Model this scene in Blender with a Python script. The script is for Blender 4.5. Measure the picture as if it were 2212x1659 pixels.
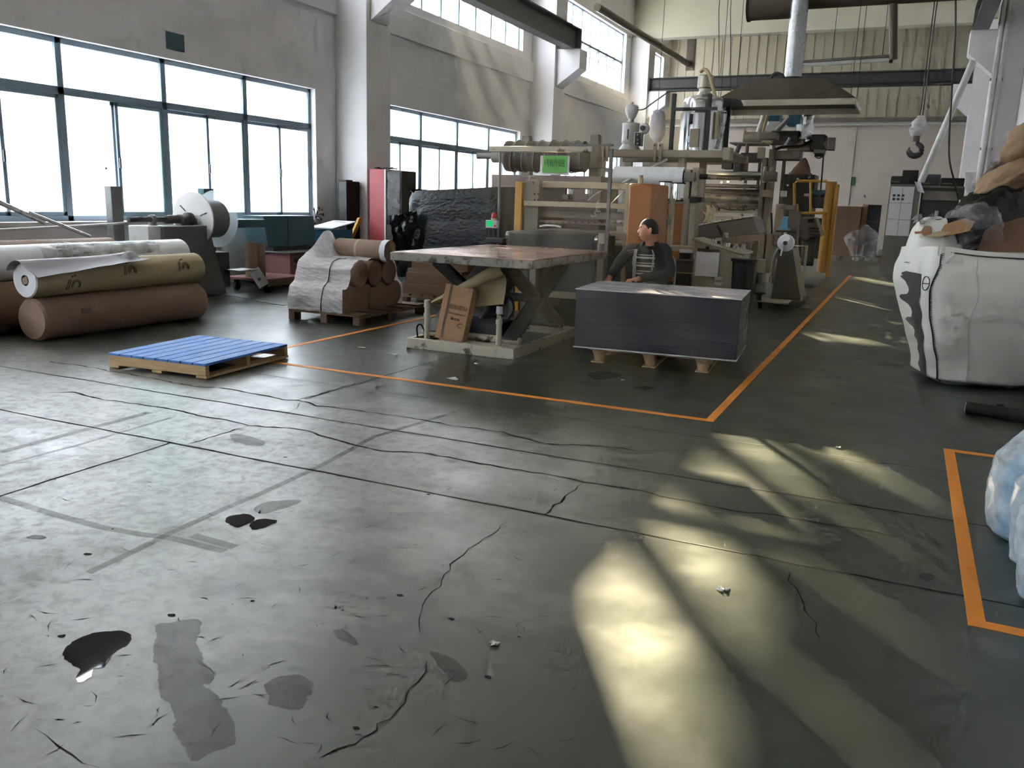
import bpy, bmesh, math, random
from mathutils import Vector, Matrix, noise
R = math.radians
random.seed(7)
for o in list(bpy.data.objects): bpy.data.objects.remove(o)
scene = bpy.context.scene
COL = scene.collection
# ---------------------------------------------------------------- camera
F, CX, CY, H = 1830.0, 1106.0, 829.5, 1.45
def _ray(u, v): return Vector((u - CX, -(v - CY), -F))
_Y = _ray(1968, 460).normalized()
_X = -_ray(-3030, 302).normalized(); _X = (_X - _Y * _X.dot(_Y)).normalized()
_Z = _X.cross(_Y)
ROT = Matrix((_X, _Y, _Z))
cam_data = bpy.data.cameras.new('camera'); cam = bpy.data.objects.new('camera', cam_data); COL.objects.link(cam)
cam_data.sensor_fit = 'HORIZONTAL'; cam_data.sensor_width = 36.0; cam_data.lens = 36.0 * F / 2212.0
cam_data.clip_start = 0.05; cam_data.clip_end = 300
cam.matrix_world = Matrix.Translation((0, 0, H)) @ ROT.to_4x4()
scene.camera = cam
# photo pixel -> point in the place: on the floor (G), on a plane of constant depth (PY), on a plane beside (PX)
CAMP = Vector((0, 0, H))
def G(u, v, z=0.0):
    r = ROT @ _ray(u, v); return CAMP + r * ((z - H) / r.z)
def PY(u, v, y):
    r = ROT @ _ray(u, v); return CAMP + r * (y / r.y)
def PX(u, v, x):
    r = ROT @ _ray(u, v); return CAMP + r * (x / r.x)
# ---------------------------------------------------------------- world, sun, exposure
world = bpy.data.worlds.new('sky'); scene.world = world; world.use_nodes = True
bg = world.node_tree.nodes['Background']; bg.inputs[0].default_value = (0.86, 0.89, 1.0, 1); bg.inputs[1].default_value = 13.5
sun_d = bpy.data.lights.new('sun_offscreen', 'SUN'); sun_d.energy = 43.0; sun_d.color = (1.0, 0.83, 0.52); sun_d.angle = R(0.6)
sun = bpy.data.objects.new('sun_offscreen', sun_d); COL.objects.link(sun)
_az = Vector((0.52, -0.8542)); _az.normalize(); _el = R(17.1)
sun.rotation_euler = Vector((_az.x * math.cos(_el), _az.y * math.cos(_el), -math.sin(_el))).to_track_quat('-Z', 'Y').to_euler()
sun.location = (-30, 40, 20)
vs = scene.view_settings
vs.view_transform = 'Standard'; vs.look = 'None'; vs.gamma = 1.0; vs.use_curve_mapping = False
vs.exposure = 0.75
scene.cycles.max_bounces = 6; scene.cycles.diffuse_bounces = 3; scene.cycles.glossy_bounces = 3
scene.cycles.transmission_bounces = 5; scene.cycles.transparent_max_bounces = 10; scene.cycles.use_light_tree = False
scene.cycles.sample_clamp_indirect = 12.0
scene.cycles.use_adaptive_sampling = True; scene.cycles.adaptive_threshold = 0.15
scene.cycles.caustics_reflective = False; scene.cycles.caustics_refractive = True; scene.cycles.blur_glossy = 1.0
# ---------------------------------------------------------------- materials
def lin(c):
    f = lambda x: (x / 255) / 12.92 if x <= 10 else (((x / 255) + 0.055) / 1.055) ** 2.4
    return (f(c[0]), f(c[1]), f(c[2]), 1)
MATS = {}
def mat(name, col, rough=0.6, metal=0.0, var=0.12, scale=6.0, bump=0.0, bscale=40.0, spec=0.5, stretch=None, dirt=None, dscale=3.0, dlo=0.52, dhi=0.68, rvar=0.1, alpha=1.0):
    m = bpy.data.materials.new(name); m.use_nodes = True; MATS[name] = m
    nt = m.node_tree; N = nt.nodes; L = nt.links; b = N['Principled BSDF']
    b.inputs['Metallic'].default_value = metal; b.inputs['Specular IOR Level'].default_value = spec
    if alpha < 1: b.inputs['Alpha'].default_value = alpha
    tc = N.new('ShaderNodeTexCoord'); src = tc.outputs['Object']
    if stretch:
        mp = N.new('ShaderNodeMapping'); mp.inputs['Scale'].default_value = stretch; L.new(src, mp.inputs[0]); src = mp.outputs[0]
    nz = N.new('ShaderNodeTexNoise'); nz.inputs['Scale'].default_value = scale; nz.inputs['Detail'].default_value = 5; L.new(src, nz.inputs['Vector'])
    c = lin(col)
    ra = N.new('ShaderNodeMapRange'); ra.inputs[1].default_value = .3; ra.inputs[2].default_value = .7; ra.inputs[3].default_value = 1 - var; ra.inputs[4].default_value = 1 + var
    L.new(nz.outputs['Fac'], ra.inputs[0])
    mx = N.new('ShaderNodeVectorMath'); mx.operation = 'SCALE'; mx.inputs[0].default_value = c[:3]; L.new(ra.outputs[0], mx.inputs['Scale'])
    out = mx.outputs[0]
    if dirt:
        n2 = N.new('ShaderNodeTexNoise'); n2.inputs['Scale'].default_value = dscale; n2.inputs['Detail'].default_value = 8; n2.inputs['Roughness'].default_value = .65; L.new(src, n2.inputs['Vector'])
        r2 = N.new('ShaderNodeMapRange'); r2.inputs[1].default_value = dlo; r2.inputs[2].default_value = dhi; L.new(n2.outputs['Fac'], r2.inputs[0])
        mm = N.new('ShaderNodeMix'); mm.data_type = 'RGBA'; L.new(r2.outputs[0], mm.inputs[0]); L.new(out, mm.inputs[6]); mm.inputs[7].default_value = lin(dirt); out = mm.outputs[2]
    L.new(out, b.inputs['Base Color'])
    rr = N.new('ShaderNodeMapRange'); rr.inputs[1].default_value = .3; rr.inputs[2].default_value = .7; rr.inputs[3].default_value = max(.02, rough - rvar); rr.inputs[4].default_value = min(1, rough + rvar)
    L.new(nz.outputs['Fac'], rr.inputs[0]); L.new(rr.outputs[0], b.inputs['Roughness'])
    if bump:
        n3 = N.new('ShaderNodeTexNoise'); n3.inputs['Scale'].default_value = bscale; n3.inputs['Detail'].default_value = 4; L.new(src, n3.inputs['Vector'])
        bp = N.new('ShaderNodeBump'); bp.inputs['Strength'].default_value = bump; bp.inputs['Distance'].default_value = .02
        L.new(n3.outputs['Fac'], bp.inputs['Height']); L.new(bp.outputs[0], b.inputs['Normal'])
    return m
def simple_nodes(name):
    m = bpy.data.materials.new(name); m.use_nodes = True; MATS[name] = m
    nt = m.node_tree; nt.nodes.remove(nt.nodes['Principled BSDF']); return m, nt.nodes, nt.links, nt.nodes['Material Output']
def frosted(name, col, f_transp, gloss=0.05):
    m, N, L, out = simple_nodes(name)
    tl = N.new('ShaderNodeBsdfTranslucent'); tl.inputs[0].default_value = (*col, 1)
    tp = N.new('ShaderNodeBsdfTransparent'); tp.inputs[0].default_value = (*col, 1)
    gl = N.new('ShaderNodeBsdfGlossy'); gl.inputs['Roughness'].default_value = .3
    nz = N.new('ShaderNodeTexNoise'); nz.inputs['Scale'].default_value = 2.5; nz.inputs['Detail'].default_value = 6
    tc = N.new('ShaderNodeTexCoord'); L.new(tc.outputs['Object'], nz.inputs['Vector'])
    mr = N.new('ShaderNodeMapRange'); mr.inputs[1].default_value = .35; mr.inputs[2].default_value = .65; mr.inputs[3].default_value = max(0, f_transp - .08); mr.inputs[4].default_value = 0 if f_transp == 0 else min(1, f_transp + .08); L.new(nz.outputs['Fac'], mr.inputs[0])
    a = N.new('ShaderNodeMixShader'); L.new(mr.outputs[0], a.inputs[0]); L.new(tl.outputs[0], a.inputs[1]); L.new(tp.outputs[0], a.inputs[2])
    b = N.new('ShaderNodeMixShader'); b.inputs[0].default_value = gloss; L.new(a.outputs[0], b.inputs[1]); L.new(gl.outputs[0], b.inputs[2]); L.new(b.outputs[0], out.inputs[0]); return m
def film(name, col, f_transp, rough=.2, bump=.6, bscale=12, stretch=(1, 1, 1), fvar=.25, trans=0.3):
    """crumpled plastic film: part clear, part milky, glossy creases"""
    m, N, L, out = simple_nodes(name)
    tc = N.new('ShaderNodeTexCoord'); mp = N.new('ShaderNodeMapping'); mp.inputs['Scale'].default_value = stretch; L.new(tc.outputs['Object'], mp.inputs[0])
    nz = N.new('ShaderNodeTexNoise'); nz.inputs['Scale'].default_value = bscale; nz.inputs['Detail'].default_value = 5; nz.inputs['Roughness'].default_value = .6; L.new(mp.outputs[0], nz.inputs['Vector'])
    bp = N.new('ShaderNodeBump'); bp.inputs['Strength'].default_value = bump; bp.inputs['Distance'].default_value = .03; L.new(nz.outputs['Fac'], bp.inputs['Height'])
    pr = N.new('ShaderNodeBsdfPrincipled'); pr.inputs['Base Color'].default_value = lin(col); pr.inputs['Roughness'].default_value = rough; L.new(bp.outputs[0], pr.inputs['Normal'])
    tl = N.new('ShaderNodeBsdfTranslucent'); tl.inputs[0].default_value = lin(col)
    m0 = N.new('ShaderNodeMixShader'); m0.inputs[0].default_value = trans; L.new(pr.outputs[0], m0.inputs[1]); L.new(tl.outputs[0], m0.inputs[2])
    tp = N.new('ShaderNodeBsdfTransparent')
    mr = N.new('ShaderNodeMapRange'); mr.inputs[1].default_value = .35; mr.inputs[2].default_value = .65; mr.inputs[3].default_value = max(0, f_transp - fvar); mr.inputs[4].default_value = min(1, f_transp + fvar); L.new(nz.outputs['Fac'], mr.inputs[0])
    a = N.new('ShaderNodeMixShader'); L.new(mr.outputs[0], a.inputs[0]); L.new(m0.outputs[0], a.inputs[1]); L.new(tp.outputs[0], a.inputs[2]); L.new(a.outputs[0], out.inputs[0]); return m
mat('wall_paint', (232, 228, 228), .85, var=.03, scale=1.2, dirt=(208, 203, 202), dscale=.7, dlo=.5, dhi=.8)
mat('wall_paint_back', (204, 193, 182), .8, var=.05, scale=1.0)
mat('cladding', (196, 188, 166), .7, var=.04, scale=1.0)
mat('ceiling_paint', (206, 200, 178), .85, var=.05, scale=1)
mat('alu_frame', (138, 158, 172), .5, var=.06)
mat('steel_dark', (66, 65, 66), .55, .2)
mat('steel_grey', (112, 112, 112), .5, .3)
mat('galv', (176, 178, 180), .35, .85, var=.15, scale=14, bump=.15)
mat('duct_dark', (96, 88, 78), .45, .6)
mat('chrome', (225, 225, 225), .12, 1.0, var=.03)
mat('stainless', (205, 205, 206), .22, .9, var=.06, scale=3)
mat('hood_metal', (104, 98, 90), .5, .35, dirt=(84, 76, 66), dscale=2)
mat('hood_rim', (186, 180, 166), .4, .6)
mat('machine_beige', (168, 158, 138), .55, var=.06, dirt=(110, 98, 84), dscale=5, dlo=.58, dhi=.75)
mat('machine_grey', (128, 121, 114), .55, var=.08, dirt=(78, 70, 64), dscale=4, dlo=.56, dhi=.75)
mat('machine_white', (205, 203, 200), .45, var=.05, dirt=(150, 142, 132), dscale=4, dlo=.6, dhi=.8)
mat('machine_mauve', (124, 110, 106), .6, var=.06)
mat('yellow_paint', (196, 146, 60), .5, var=.08, dirt=(130, 92, 40), dscale=6, dlo=.6, dhi=.8)
mat('orange_paint', (164, 104, 54), .5, var=.06, dirt=(136, 84, 40), dscale=4, dlo=.6, dhi=.8)
mat('black', (22, 22, 24), .5)
mat('black_gloss', (16, 17, 20), .25)
mat('rubber', (28, 27, 27), .75)
mat('roller_dark', (70, 64, 64), .35, .3)
mat('roller_grey', (128, 122, 120), .3, .5)
mat('teal', (74, 104, 112), .55, var=.1)
mat('teal_blue', (40, 98, 124), .5)
mat('blue_plastic', (98, 176, 216), .4)
mat('blue_paint', (84, 138, 214), .55, var=.12, scale=3, stretch=(6, 1, 6), dirt=(58, 100, 170), dscale=6)
mat('pine', (196, 164, 122), .65, var=.18, scale=6, stretch=(1, 8, 8), dirt=(150, 116, 78), dscale=5, dlo=.6, dhi=.75)
mat('old_wood', (112, 92, 74), .8, var=.25, scale=6, stretch=(1, 8, 8))
mat('dark_wood', (40, 32, 30), .8, var=.25, scale=5)
mat('pressed_wood', (196, 164, 124), .8, var=.12, scale=30, bump=.3, bscale=90)
mat('kraft', (146, 120, 104), .75, var=.07, scale=4, dirt=(122, 98, 84), dscale=2.5, dlo=.55, dhi=.8)
mat('kraft_dark', (112, 94, 84), .8, var=.1, scale=4)
mat('kraft_yellow', (178, 162, 126), .7, var=.05, scale=3)
mat('cardboard', (170, 132, 98), .8, var=.07, scale=6, dirt=(150, 112, 78), dscale=2)
mat('cardboard_brown', (114, 86, 68), .85, var=.08)
mat('print_ink', (92, 70, 56), .8)
mat('paper_white', (222, 220, 224), .6, var=.04)
mat('paper_grey', (150, 146, 152), .55, var=.05)
mat('film_white', (236, 236, 240), .3, var=.03, bump=.15, bscale=6)
mat('copper_sheet', (206, 164, 148), .22, .35, var=.06, scale=2, dirt=(180, 138, 122), dscale=3)
mat('table_metal', (142, 136, 128), .55, .2, dirt=(84, 74, 66), dscale=9, dlo=.52, dhi=.62)
mat('lift_cream', (196, 188, 170), .55, var=.06, dirt=(92, 82, 70), dscale=8, dlo=.56, dhi=.62)
mat('lift_dark', (84, 82, 80), .55, .2, dirt=(50, 46, 44), dscale=5)
mat('stack_side', (58, 55, 68), .35, var=.05, scale=2)
mat('stack_top', (212, 208, 216), .15, var=.03)
mat('sheet_edge', (212, 212, 218), .4)
mat('sign_green', (112, 196, 92), .5, var=.03)
mat('sign_ink', (16, 44, 22), .7)
mat('notice_green', (52, 96, 62), .6)
mat('red_plastic', (206, 34, 40), .25)
mat('cabinet_red', (168, 66, 74), .45, var=.05)
mat('crate_red', (134, 90, 86), .7, var=.1)
mat('line_orange', (226, 138, 36), .55, var=.08, scale=10, dirt=(196, 106, 30), dscale=3, dlo=.5, dhi=.8)
mat('crack', (14, 16, 15), .9)
mat('crack_fill', (46, 50, 48), .8)
mat('oil_wet', (6, 9, 9), .03, spec=.5, var=.1, rvar=.01)
mat('oil_dry', (30, 34, 32), .45, var=.3, scale=20)
mat('mark_grey', (66, 66, 64), .45, var=.2, scale=8, alpha=.35)
mat('damp', (62, 58, 54), .45, var=.25, scale=14, alpha=.38)
mat('litter', (220, 220, 220), .6)
mat('skin', (206, 146, 116), .5, var=.06, scale=12)
mat('hair', (24, 20, 20), .55)
mat('jacket', (36, 37, 44), .75, var=.1)
mat('jacket_lining', (176, 174, 178), .7)
mat('trousers', (36, 36, 42), .8)
mat('shoe', (20, 18, 18), .5)
mat('eye_white', (225, 222, 216), .3)
mat('lip', (168, 92, 82), .5)
mat('bag_white', (228, 226, 218), .55, var=.04, bump=.35, bscale=5)
mat('bag_print', (74, 74, 76), .6, var=.3, scale=14)
mat('bag_stitch', (58, 56, 54), .8)
mat('pipe_white', (206, 204, 200), .5)
mat('cable', (60, 56, 54), .6)
mat('hose_beige', (190, 174, 130), .5)
mat('glass_lamp', (215, 215, 205), .4)
mat('building_white', (235, 235, 235), .8, var=.03)
mat('building_window', (120, 130, 138), .4)
mat('outside_ground', (190, 188, 182), .9)
mat('leaf_dark', (40, 40, 42), .7)
frosted('glass_frosted', (.93, .97, .97), .35)
frosted('glass_clear', (.97, .99, .99), .97)
frosted('glass_milky', (.80, .92, .88), .08)
frosted('glass_roof', (.84, .90, .98), .0)
_m = MATS['glass_roof']; N, L = _m.node_tree.nodes, _m.node_tree.links     # old frosted glass also throws light forward
_rf = N.new('ShaderNodeBsdfRefraction'); _rf.inputs['Color'].default_value = (.9, .93, 1, 1); _rf.inputs['Roughness'].default_value = .5; _rf.inputs['IOR'].default_value = 1.3
_out = N['Material Output']; _mx = N.new('ShaderNodeMixShader'); _mx.inputs[0].default_value = .22
L.new(_out.inputs[0].links[0].from_socket, _mx.inputs[1]); L.new(_rf.outputs[0], _mx.inputs[2]); L.new(_mx.outputs[0], _out.inputs[0])
film('wrap_clear', (226, 220, 222), .16, .13, .5, 9, (1.2, 4, 5), .16)
mat('sack_kraft', (156, 128, 98), .8, var=.1, scale=5, bump=.5, bscale=10, dirt=(118, 92, 70), dscale=3)
film('wrap_bag', (230, 234, 238), .45, .14, .5, 7, (1, 1, 1), .22, .4)
film('wrap_loose', (206, 206, 208), .76, .08, .22, 5, (1, 1, 1), .16, .4)
film('reel_clear', (222, 230, 235), .55, .1, .0, 5, (1, 1, 1), .02, .6)
mat('wrap_black', (14, 17, 22), .2, var=.2, bump=.55, bscale=15, stretch=(1, 1, 1.7), rvar=.05)
mat('roll_black', (58, 52, 54), .45, var=.2, bump=.3, bscale=9)
# screen that gives off light
m, N, L, out = simple_nodes('screen_green'); e = N.new('ShaderNodeEmission'); e.inputs[0].default_value = (.02, .8, .25, 1); m.cycles.emission_sampling = 'NONE'; e.inputs[1].default_value = .45; L.new(e.outputs[0], out.inputs[0])
m, N, L, out = simple_nodes('lamp_red'); e = N.new('ShaderNodeEmission'); e.inputs[0].default_value = (1, .05, .1, 1); m.cycles.emission_sampling = 'NONE'; e.inputs[1].default_value = 1.5; L.new(e.outputs[0], out.inputs[0])
# striped pullover
m = mat('shirt', (30, 30, 34), .8)
nt = m.node_tree; N, L = nt.nodes, nt.links; b = N['Principled BSDF']
tc = N.new('ShaderNodeTexCoord'); sp = N.new('ShaderNodeSeparateXYZ'); L.new(tc.outputs['Object'], sp.inputs[0])
def _math(op, a, bb):
    n = N.new('ShaderNodeMath'); n.operation = op
    for i, x in enumerate((a, bb)):
        if isinstance(x, (int, float)): n.inputs[i].default_value = x
        else: L.new(x, n.inputs[i])
    return n.outputs[0]
fr = _math('FRACT', _math('MULTIPLY', sp.outputs[2], 11.5), 0)
st = _math('MULTIPLY', _math('MAXIMUM', _math('MULTIPLY', _math('GREATER_THAN', fr, .12), _math('LESS_THAN', fr, .34)), _math('MULTIPLY', _math('GREATER_THAN', fr, .5), _math('LESS_THAN', fr, .62))), _math('LESS_THAN', sp.outputs[2], .93))
mm = N.new('ShaderNodeMix'); mm.data_type = 'RGBA'; L.new(st, mm.inputs[0]); mm.inputs[6].default_value = lin((20, 20, 24)); mm.inputs[7].default_value = lin((205, 204, 208)); L.new(mm.outputs[2], b.inputs['Base Color'])
# floor: green epoxy coat worn through to grey concrete
m = bpy.data.materials.new('floor_epoxy'); m.use_nodes = True; MATS['floor_epoxy'] = m
nt = m.node_tree; N, L = nt.nodes, nt.links; b = N['Principled BSDF']
tc = N.new('ShaderNodeTexCoord'); O = tc.outputs['Object']
def nz(scale, detail=6, rough=.55, stretch=None, dist=0):
    src = O
    if stretch:
        mp = N.new('ShaderNodeMapping'); mp.inputs['Scale'].default_value = stretch; mp.inputs['Rotation'].default_value = (0, 0, .35); L.new(O, mp.inputs[0]); src = mp.outputs[0]
    n = N.new('ShaderNodeTexNoise'); n.inputs['Scale'].default_value = scale; n.inputs['Detail'].default_value = detail; n.inputs['Roughness'].default_value = rough; n.inputs['Distortion'].default_value = dist
    L.new(src, n.inputs['Vector']); return n.outputs['Fac']
def rng(x, a, bb, c=0, d=1):
    n = N.new('ShaderNodeMapRange'); n.interpolation_type = 'SMOOTHSTEP'
    for i, q in enumerate((a, bb, c, d)): n.inputs[i + 1].default_value = q
    L.new(x, n.inputs[0]); return n.outputs[0]
def mixc(f, a, bb):
    n = N.new('ShaderNodeMix'); n.data_type = 'RGBA'
    L.new(f, n.inputs[0])
    for i, x in ((6, a), (7, bb)):
        if isinstance(x, tuple): n.inputs[i].default_value = x
        else: L.new(x, n.inputs[i])
    return n.outputs[2]
sp = N.new('ShaderNodeSeparateXYZ'); L.new(O, sp.inputs[0])
# wear lies where traffic crosses in front of the machine bay: grows towards the loading side (small x, small y)
wx = rng(sp.outputs[0], -3.2, -.6, 1, 0); wy = rng(sp.outputs[1], 3.6, 6.2, 1, 0)
wear = _math('MULTIPLY', wx, wy)
n1 = nz(.9, 7, .6, dist=.3)
wmask = rng(_math('ADD', n1, _math('MULTIPLY', wear, .38)), .54, .80)
green = mixc(nz(1.6, 6), lin((44, 53, 46)), lin((58, 66, 58)))
grey = mixc(nz(3.5, 9, .7), lin((112, 110, 105)), lin((146, 143, 137)))
colr = mixc(wmask, green, grey)
blot = rng(nz(2.2, 4, .5, (1, 1.6, 1), .3), .48, .75)
colr = mixc(_math('MULTIPLY', blot, _math('ADD', _math('MULTIPLY', wear, .4), .1)), colr, lin((70, 66, 60)))
speck = rng(nz(34, 3, .6), .70, .76)
fine = rng(nz(13, 9, .75, dist=.5), .42, .66)
colr = mixc(_math('MULTIPLY', fine, _math('ADD', _math('MULTIPLY', wear, .55), .05)), colr, lin((62, 60, 56)))
colr = mixc(_math('MULTIPLY', speck, .7), colr, lin((36, 36, 34)))
scr = rng(nz(9, 4, .6, (1, 9, 1), .3), .68, .74)
colr = mixc(_math('MULTIPLY', scr, _math('ADD', _math('MULTIPLY', wear, .35), .04)), colr, lin((58, 56, 52)))
L.new(colr, b.inputs['Base Color'])
rg = _math('ADD', rng(nz(3.0, 4, .5), .3, .7, .285, .36), _math('MULTIPLY', blot, .06))
rg = _math('ADD', rg, _math('MULTIPLY', scr, .08)); rg = _math('ADD', rg, _math('MULTIPLY', _math('MULTIPLY', fine, wear), .14))
L.new(rg, b.inputs['Roughness']); b.inputs['Specular IOR Level'].default_value = 1.0
bp = N.new('ShaderNodeBump'); bp.inputs['Strength'].default_value = .05; bp.inputs['Distance'].default_value = .02; L.new(nz(9, 3, .5), bp.inputs['Height']); L.new(bp.outputs[0], b.inputs['Normal'])
# ---------------------------------------------------------------- mesh helpers
class MB:
    def __init__(s): s.v = []; s.f = []
    def add(s, vs, fs):
        k = len(s.v); s.v += [Vector(p) for p in vs]; s.f += [tuple(i + k for i in f) for f in fs]; return s
    def box(s, x0, y0, z0, x1, y1, z1):
        x0, x1 = sorted((x0, x1)); y0, y1 = sorted((y0, y1)); z0, z1 = sorted((z0, z1))
        return s.add([(x0, y0, z0), (x1, y0, z0), (x1, y1, z0), (x0, y1, z0), (x0, y0, z1), (x1, y0, z1), (x1, y1, z1), (x0, y1, z1)],
                     [(0, 3, 2, 1), (4, 5, 6, 7), (0, 1, 5, 4), (1, 2, 6, 5), (2, 3, 7, 6), (3, 0, 4, 7)])
    def bar(s, p, q, w, h=None, up=(0, 0, 1)):
        """box beam from p to q, w wide, h high"""
        p, q = Vector(p), Vector(q); h = h or w; d = (q - p).normalized(); up = Vector(up)
        if abs(d.dot(up)) > .98: up = Vector((0, 1, 0))
        sx = d.cross(up).normalized() * w / 2; uz = sx.cross(d).normalized() * h / 2
        vs = [c + a * sx + bb * uz for c in (p, q) for a, bb in ((-1, -1), (1, -1), (1, 1), (-1, 1))]
        return s.add(vs, [(0, 1, 2, 3), (7, 6, 5, 4), (0, 4, 5, 1), (1, 5, 6, 2), (2, 6, 7, 3), (3, 7, 4, 0)])
    def cyl(s, p, q, r, r2=None, n=20, caps=True):
        p, q = Vector(p), Vector(q); r2 = r if r2 is None else r2; d = (q - p).normalized()
        a = d.orthogonal().normalized(); c = d.cross(a)
        vs = [p + (a * math.cos(t) + c * math.sin(t)) * r for t in [2 * math.pi * i / n for i in range(n)]] + [q + (a * math.cos(t) + c * math.sin(t)) * r2 for t in [2 * math.pi * i / n for i in range(n)]]
        fs = [(i, (i + 1) % n, n + (i + 1) % n, n + i) for i in range(n)]
        if caps: fs += [tuple(reversed(range(n))), tuple(range(n, 2 * n))]
        return s.add(vs, fs)
    def tube(s, pts, r, n=8):
        pts = [Vector(p) for p in pts]; rings = []
        for i, p in enumerate(pts):
            d = (pts[min(i + 1, len(pts) - 1)] - pts[max(i - 1, 0)]).normalized()
            a = d.cross(Vector((0, 0, 1)))
            if a.length < .15: a = d.cross(Vector((0, 1, 0)))
            a.normalize(); c = d.cross(a); rr = r[i] if isinstance(r, (list, tuple)) else r
            rings.append([p + (a * math.cos(t) + c * math.sin(t)) * rr for t in [2 * math.pi * j / n for j in range(n)]])
        vs = [v for g in rings for v in g]; k = len(pts)
        fs = [(i * n + j, i * n + (j + 1) % n, (i + 1) * n + (j + 1) % n, (i + 1) * n + j) for i in range(k - 1) for j in range(n)]
        fs += [tuple(reversed(range(n))), tuple(range((k - 1) * n, k * n))]
        return s.add(vs, fs)
    def lathe(s, c, prof, n=24, axis='z'):
        c = Vector(c); vs = []
        for r, h in prof:
            for j in range(n):
                t = 2 * math.pi * j / n; a, bb = r * math.cos(t), r * math.sin(t)
                vs.append(c + (Vector((a, bb, h)) if axis == 'z' else Vector((h, a, bb)) if axis == 'x' else Vector((a, h, bb))))
        k = len(prof)
        fs = [(i * n + j, i * n + (j + 1) % n, (i + 1) * n + (j + 1) % n, (i + 1) * n + j) for i in range(k - 1) for j in range(n)]
        if prof[0][0] > 1e-4: fs.append(tuple(reversed(range(n))))
        if prof[-1][0] > 1e-4: fs.append(tuple(range((k - 1) * n, k * n)))
        return s.add(vs, fs)
    def prism(s, poly, d):
        """closed polygon (3D points) pushed along vector d"""
        d = Vector(d); a = [Vector(p) for p in poly]; n = len(a)
        return s.add(a + [p + d for p in a], [tuple(range(n)), tuple(reversed(range(n, 2 * n)))] + [(i, n + i, n + (i + 1) % n, (i + 1) % n) for i in range(n)])
    def grid(s, fn, nu, nv, closed=False):
        vs = [fn(i / nu, j / nv) for i in range(nu + (0 if closed else 1)) for j in range(nv + 1)]
        m = nu if closed else nu + 1; w = nv + 1
        return s.add(vs, [(i * w + j, ((i + 1) % m) * w + j, ((i + 1) % m) * w + j + 1, i * w + j + 1) for i in range(nu) for j in range(nv)])
    def sheet(s, fn, nu, nv, th=.004):
        """grid with real thickness"""
        a = MB().grid(fn, nu, nv); me = bpy.data.meshes.new('t'); me.from_pydata(a.v, [], a.f); bm = bmesh.new(); bm.from_mesh(me)
        bm.normal_update(); bmesh.ops.solidify(bm, geom=bm.faces[:], thickness=th)
        bm.verts.index_update(); s.add([v.co.copy() for v in bm.verts], [tuple(v.index for v in f.verts) for f in bm.faces]); bm.free(); bpy.data.meshes.remove(me); return s
    def build(s, name, material, parent=None, bevel=0, label=None, local=False, angle=40, fix=True):
        org = Vector((0, 0, 0))
        if parent is not None and not local:
            rt = parent
            while rt.parent: rt = rt.parent
            org = rt.location.copy()
        me = bpy.data.meshes.new(name); me.from_pydata([p - org for p in s.v], [], s.f)
        if fix:
            bm = bmesh.new(); bm.from_mesh(me); bmesh.ops.recalc_face_normals(bm, faces=bm.faces[:]); bm.to_mesh(me); bm.free()
        me.materials.append(MATS[material])
        for p in me.polygons: p.use_smooth = True
        me.set_sharp_from_angle(angle=R(angle))
        o = bpy.data.objects.new(name, me); COL.objects.link(o)
        if parent is not None: o.parent = parent
        if bevel:
            md = o.modifiers.new('bevel', 'BEVEL'); md.width = bevel; md.segments = 2; md.limit_method = 'ANGLE'; md.angle_limit = R(40)
        if label: o['label'] = label
        return o
def tag(o, label, cat, group=None, kind=None):
    o['label'] = label; o['category'] = cat
    if group: o['group'] = group
    if kind: o['kind'] = kind
    return o
def thing(name, label, cat, loc=(0, 0, 0), rz=0, group=None):
    o = bpy.data.objects.new(name, None); COL.objects.link(o); o.location = loc; o.rotation_euler = (0, 0, rz); o.empty_display_size = .1
    return tag(o, label, cat, group)
def struct(name, mb, m, label, cat, bevel=0): return tag(mb.build(name, m, None, bevel), label, cat, kind='structure')
def copy_tree(o, parent=None):
    c = o.copy(); COL.objects.link(c); c.parent = parent
    for ch in list(o.children): copy_tree(ch, c)
    return c
# parts laid out from photo pixels on a plane of depth y
def pbox(name, par, u0, v0, u1, v1, y, dep, m, bevel=.004):
    a, c = PY(u0, v0, y), PY(u1, v1, y); return MB().box(a.x, y, a.z, c.x, y + dep, c.z).build(name, m, par, bevel)
def pcx(name, par, u0, u1, v, rpx, y, m, n=24):
    a, c = PY(u0, v, y), PY(u1, v, y); r = rpx * y / F / .9; zc = (a.z + c.z) / 2
    return MB().cyl((a.x, y + r, zc), (c.x, y + r, zc), r, n=n).build(name, m, par)
def pcz(name, par, u, v0, v1, rpx, y, m, r2px=None, n=20):
    a, c = PY(u, v0, y), PY(u, v1, y); k = y / F / .9; r = rpx * k; r2 = (r2px if r2px is not None else rpx) * k
    return MB().cyl((a.x, y + max(r, r2), min(a.z, c.z)), (a.x, y + max(r, r2), max(a.z, c.z)), r2, r, n=n).build(name, m, par)
def ptube(name, par, pts, y, r, m, n=8, dy=0):
    P_ = [PY(u, v, y) + Vector((0, dy * i, 0)) for i, (u, v) in enumerate(pts)]
    return MB().tube(smooth_path(P_) if len(P_) > 2 and name != 'guard_rail' else P_, r, n).build(name, m, par)
def smooth_path(pts, k=4):
    pts = [Vector(p) for p in pts]; out = []
    for i in range(len(pts) - 1):
        p0, p1, p2, p3 = pts[max(i - 1, 0)], pts[i], pts[i + 1], pts[min(i + 2, len(pts) - 1)]
        for j in range(k):
            t = j / k; out.append(.5 * ((2 * p1) + (-p0 + p2) * t + (2 * p0 - 5 * p1 + 4 * p2 - p3) * t * t + (-p0 + 3 * p1 - 3 * p2 + p3) * t ** 3))
    return out + [pts[-1]]
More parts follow.
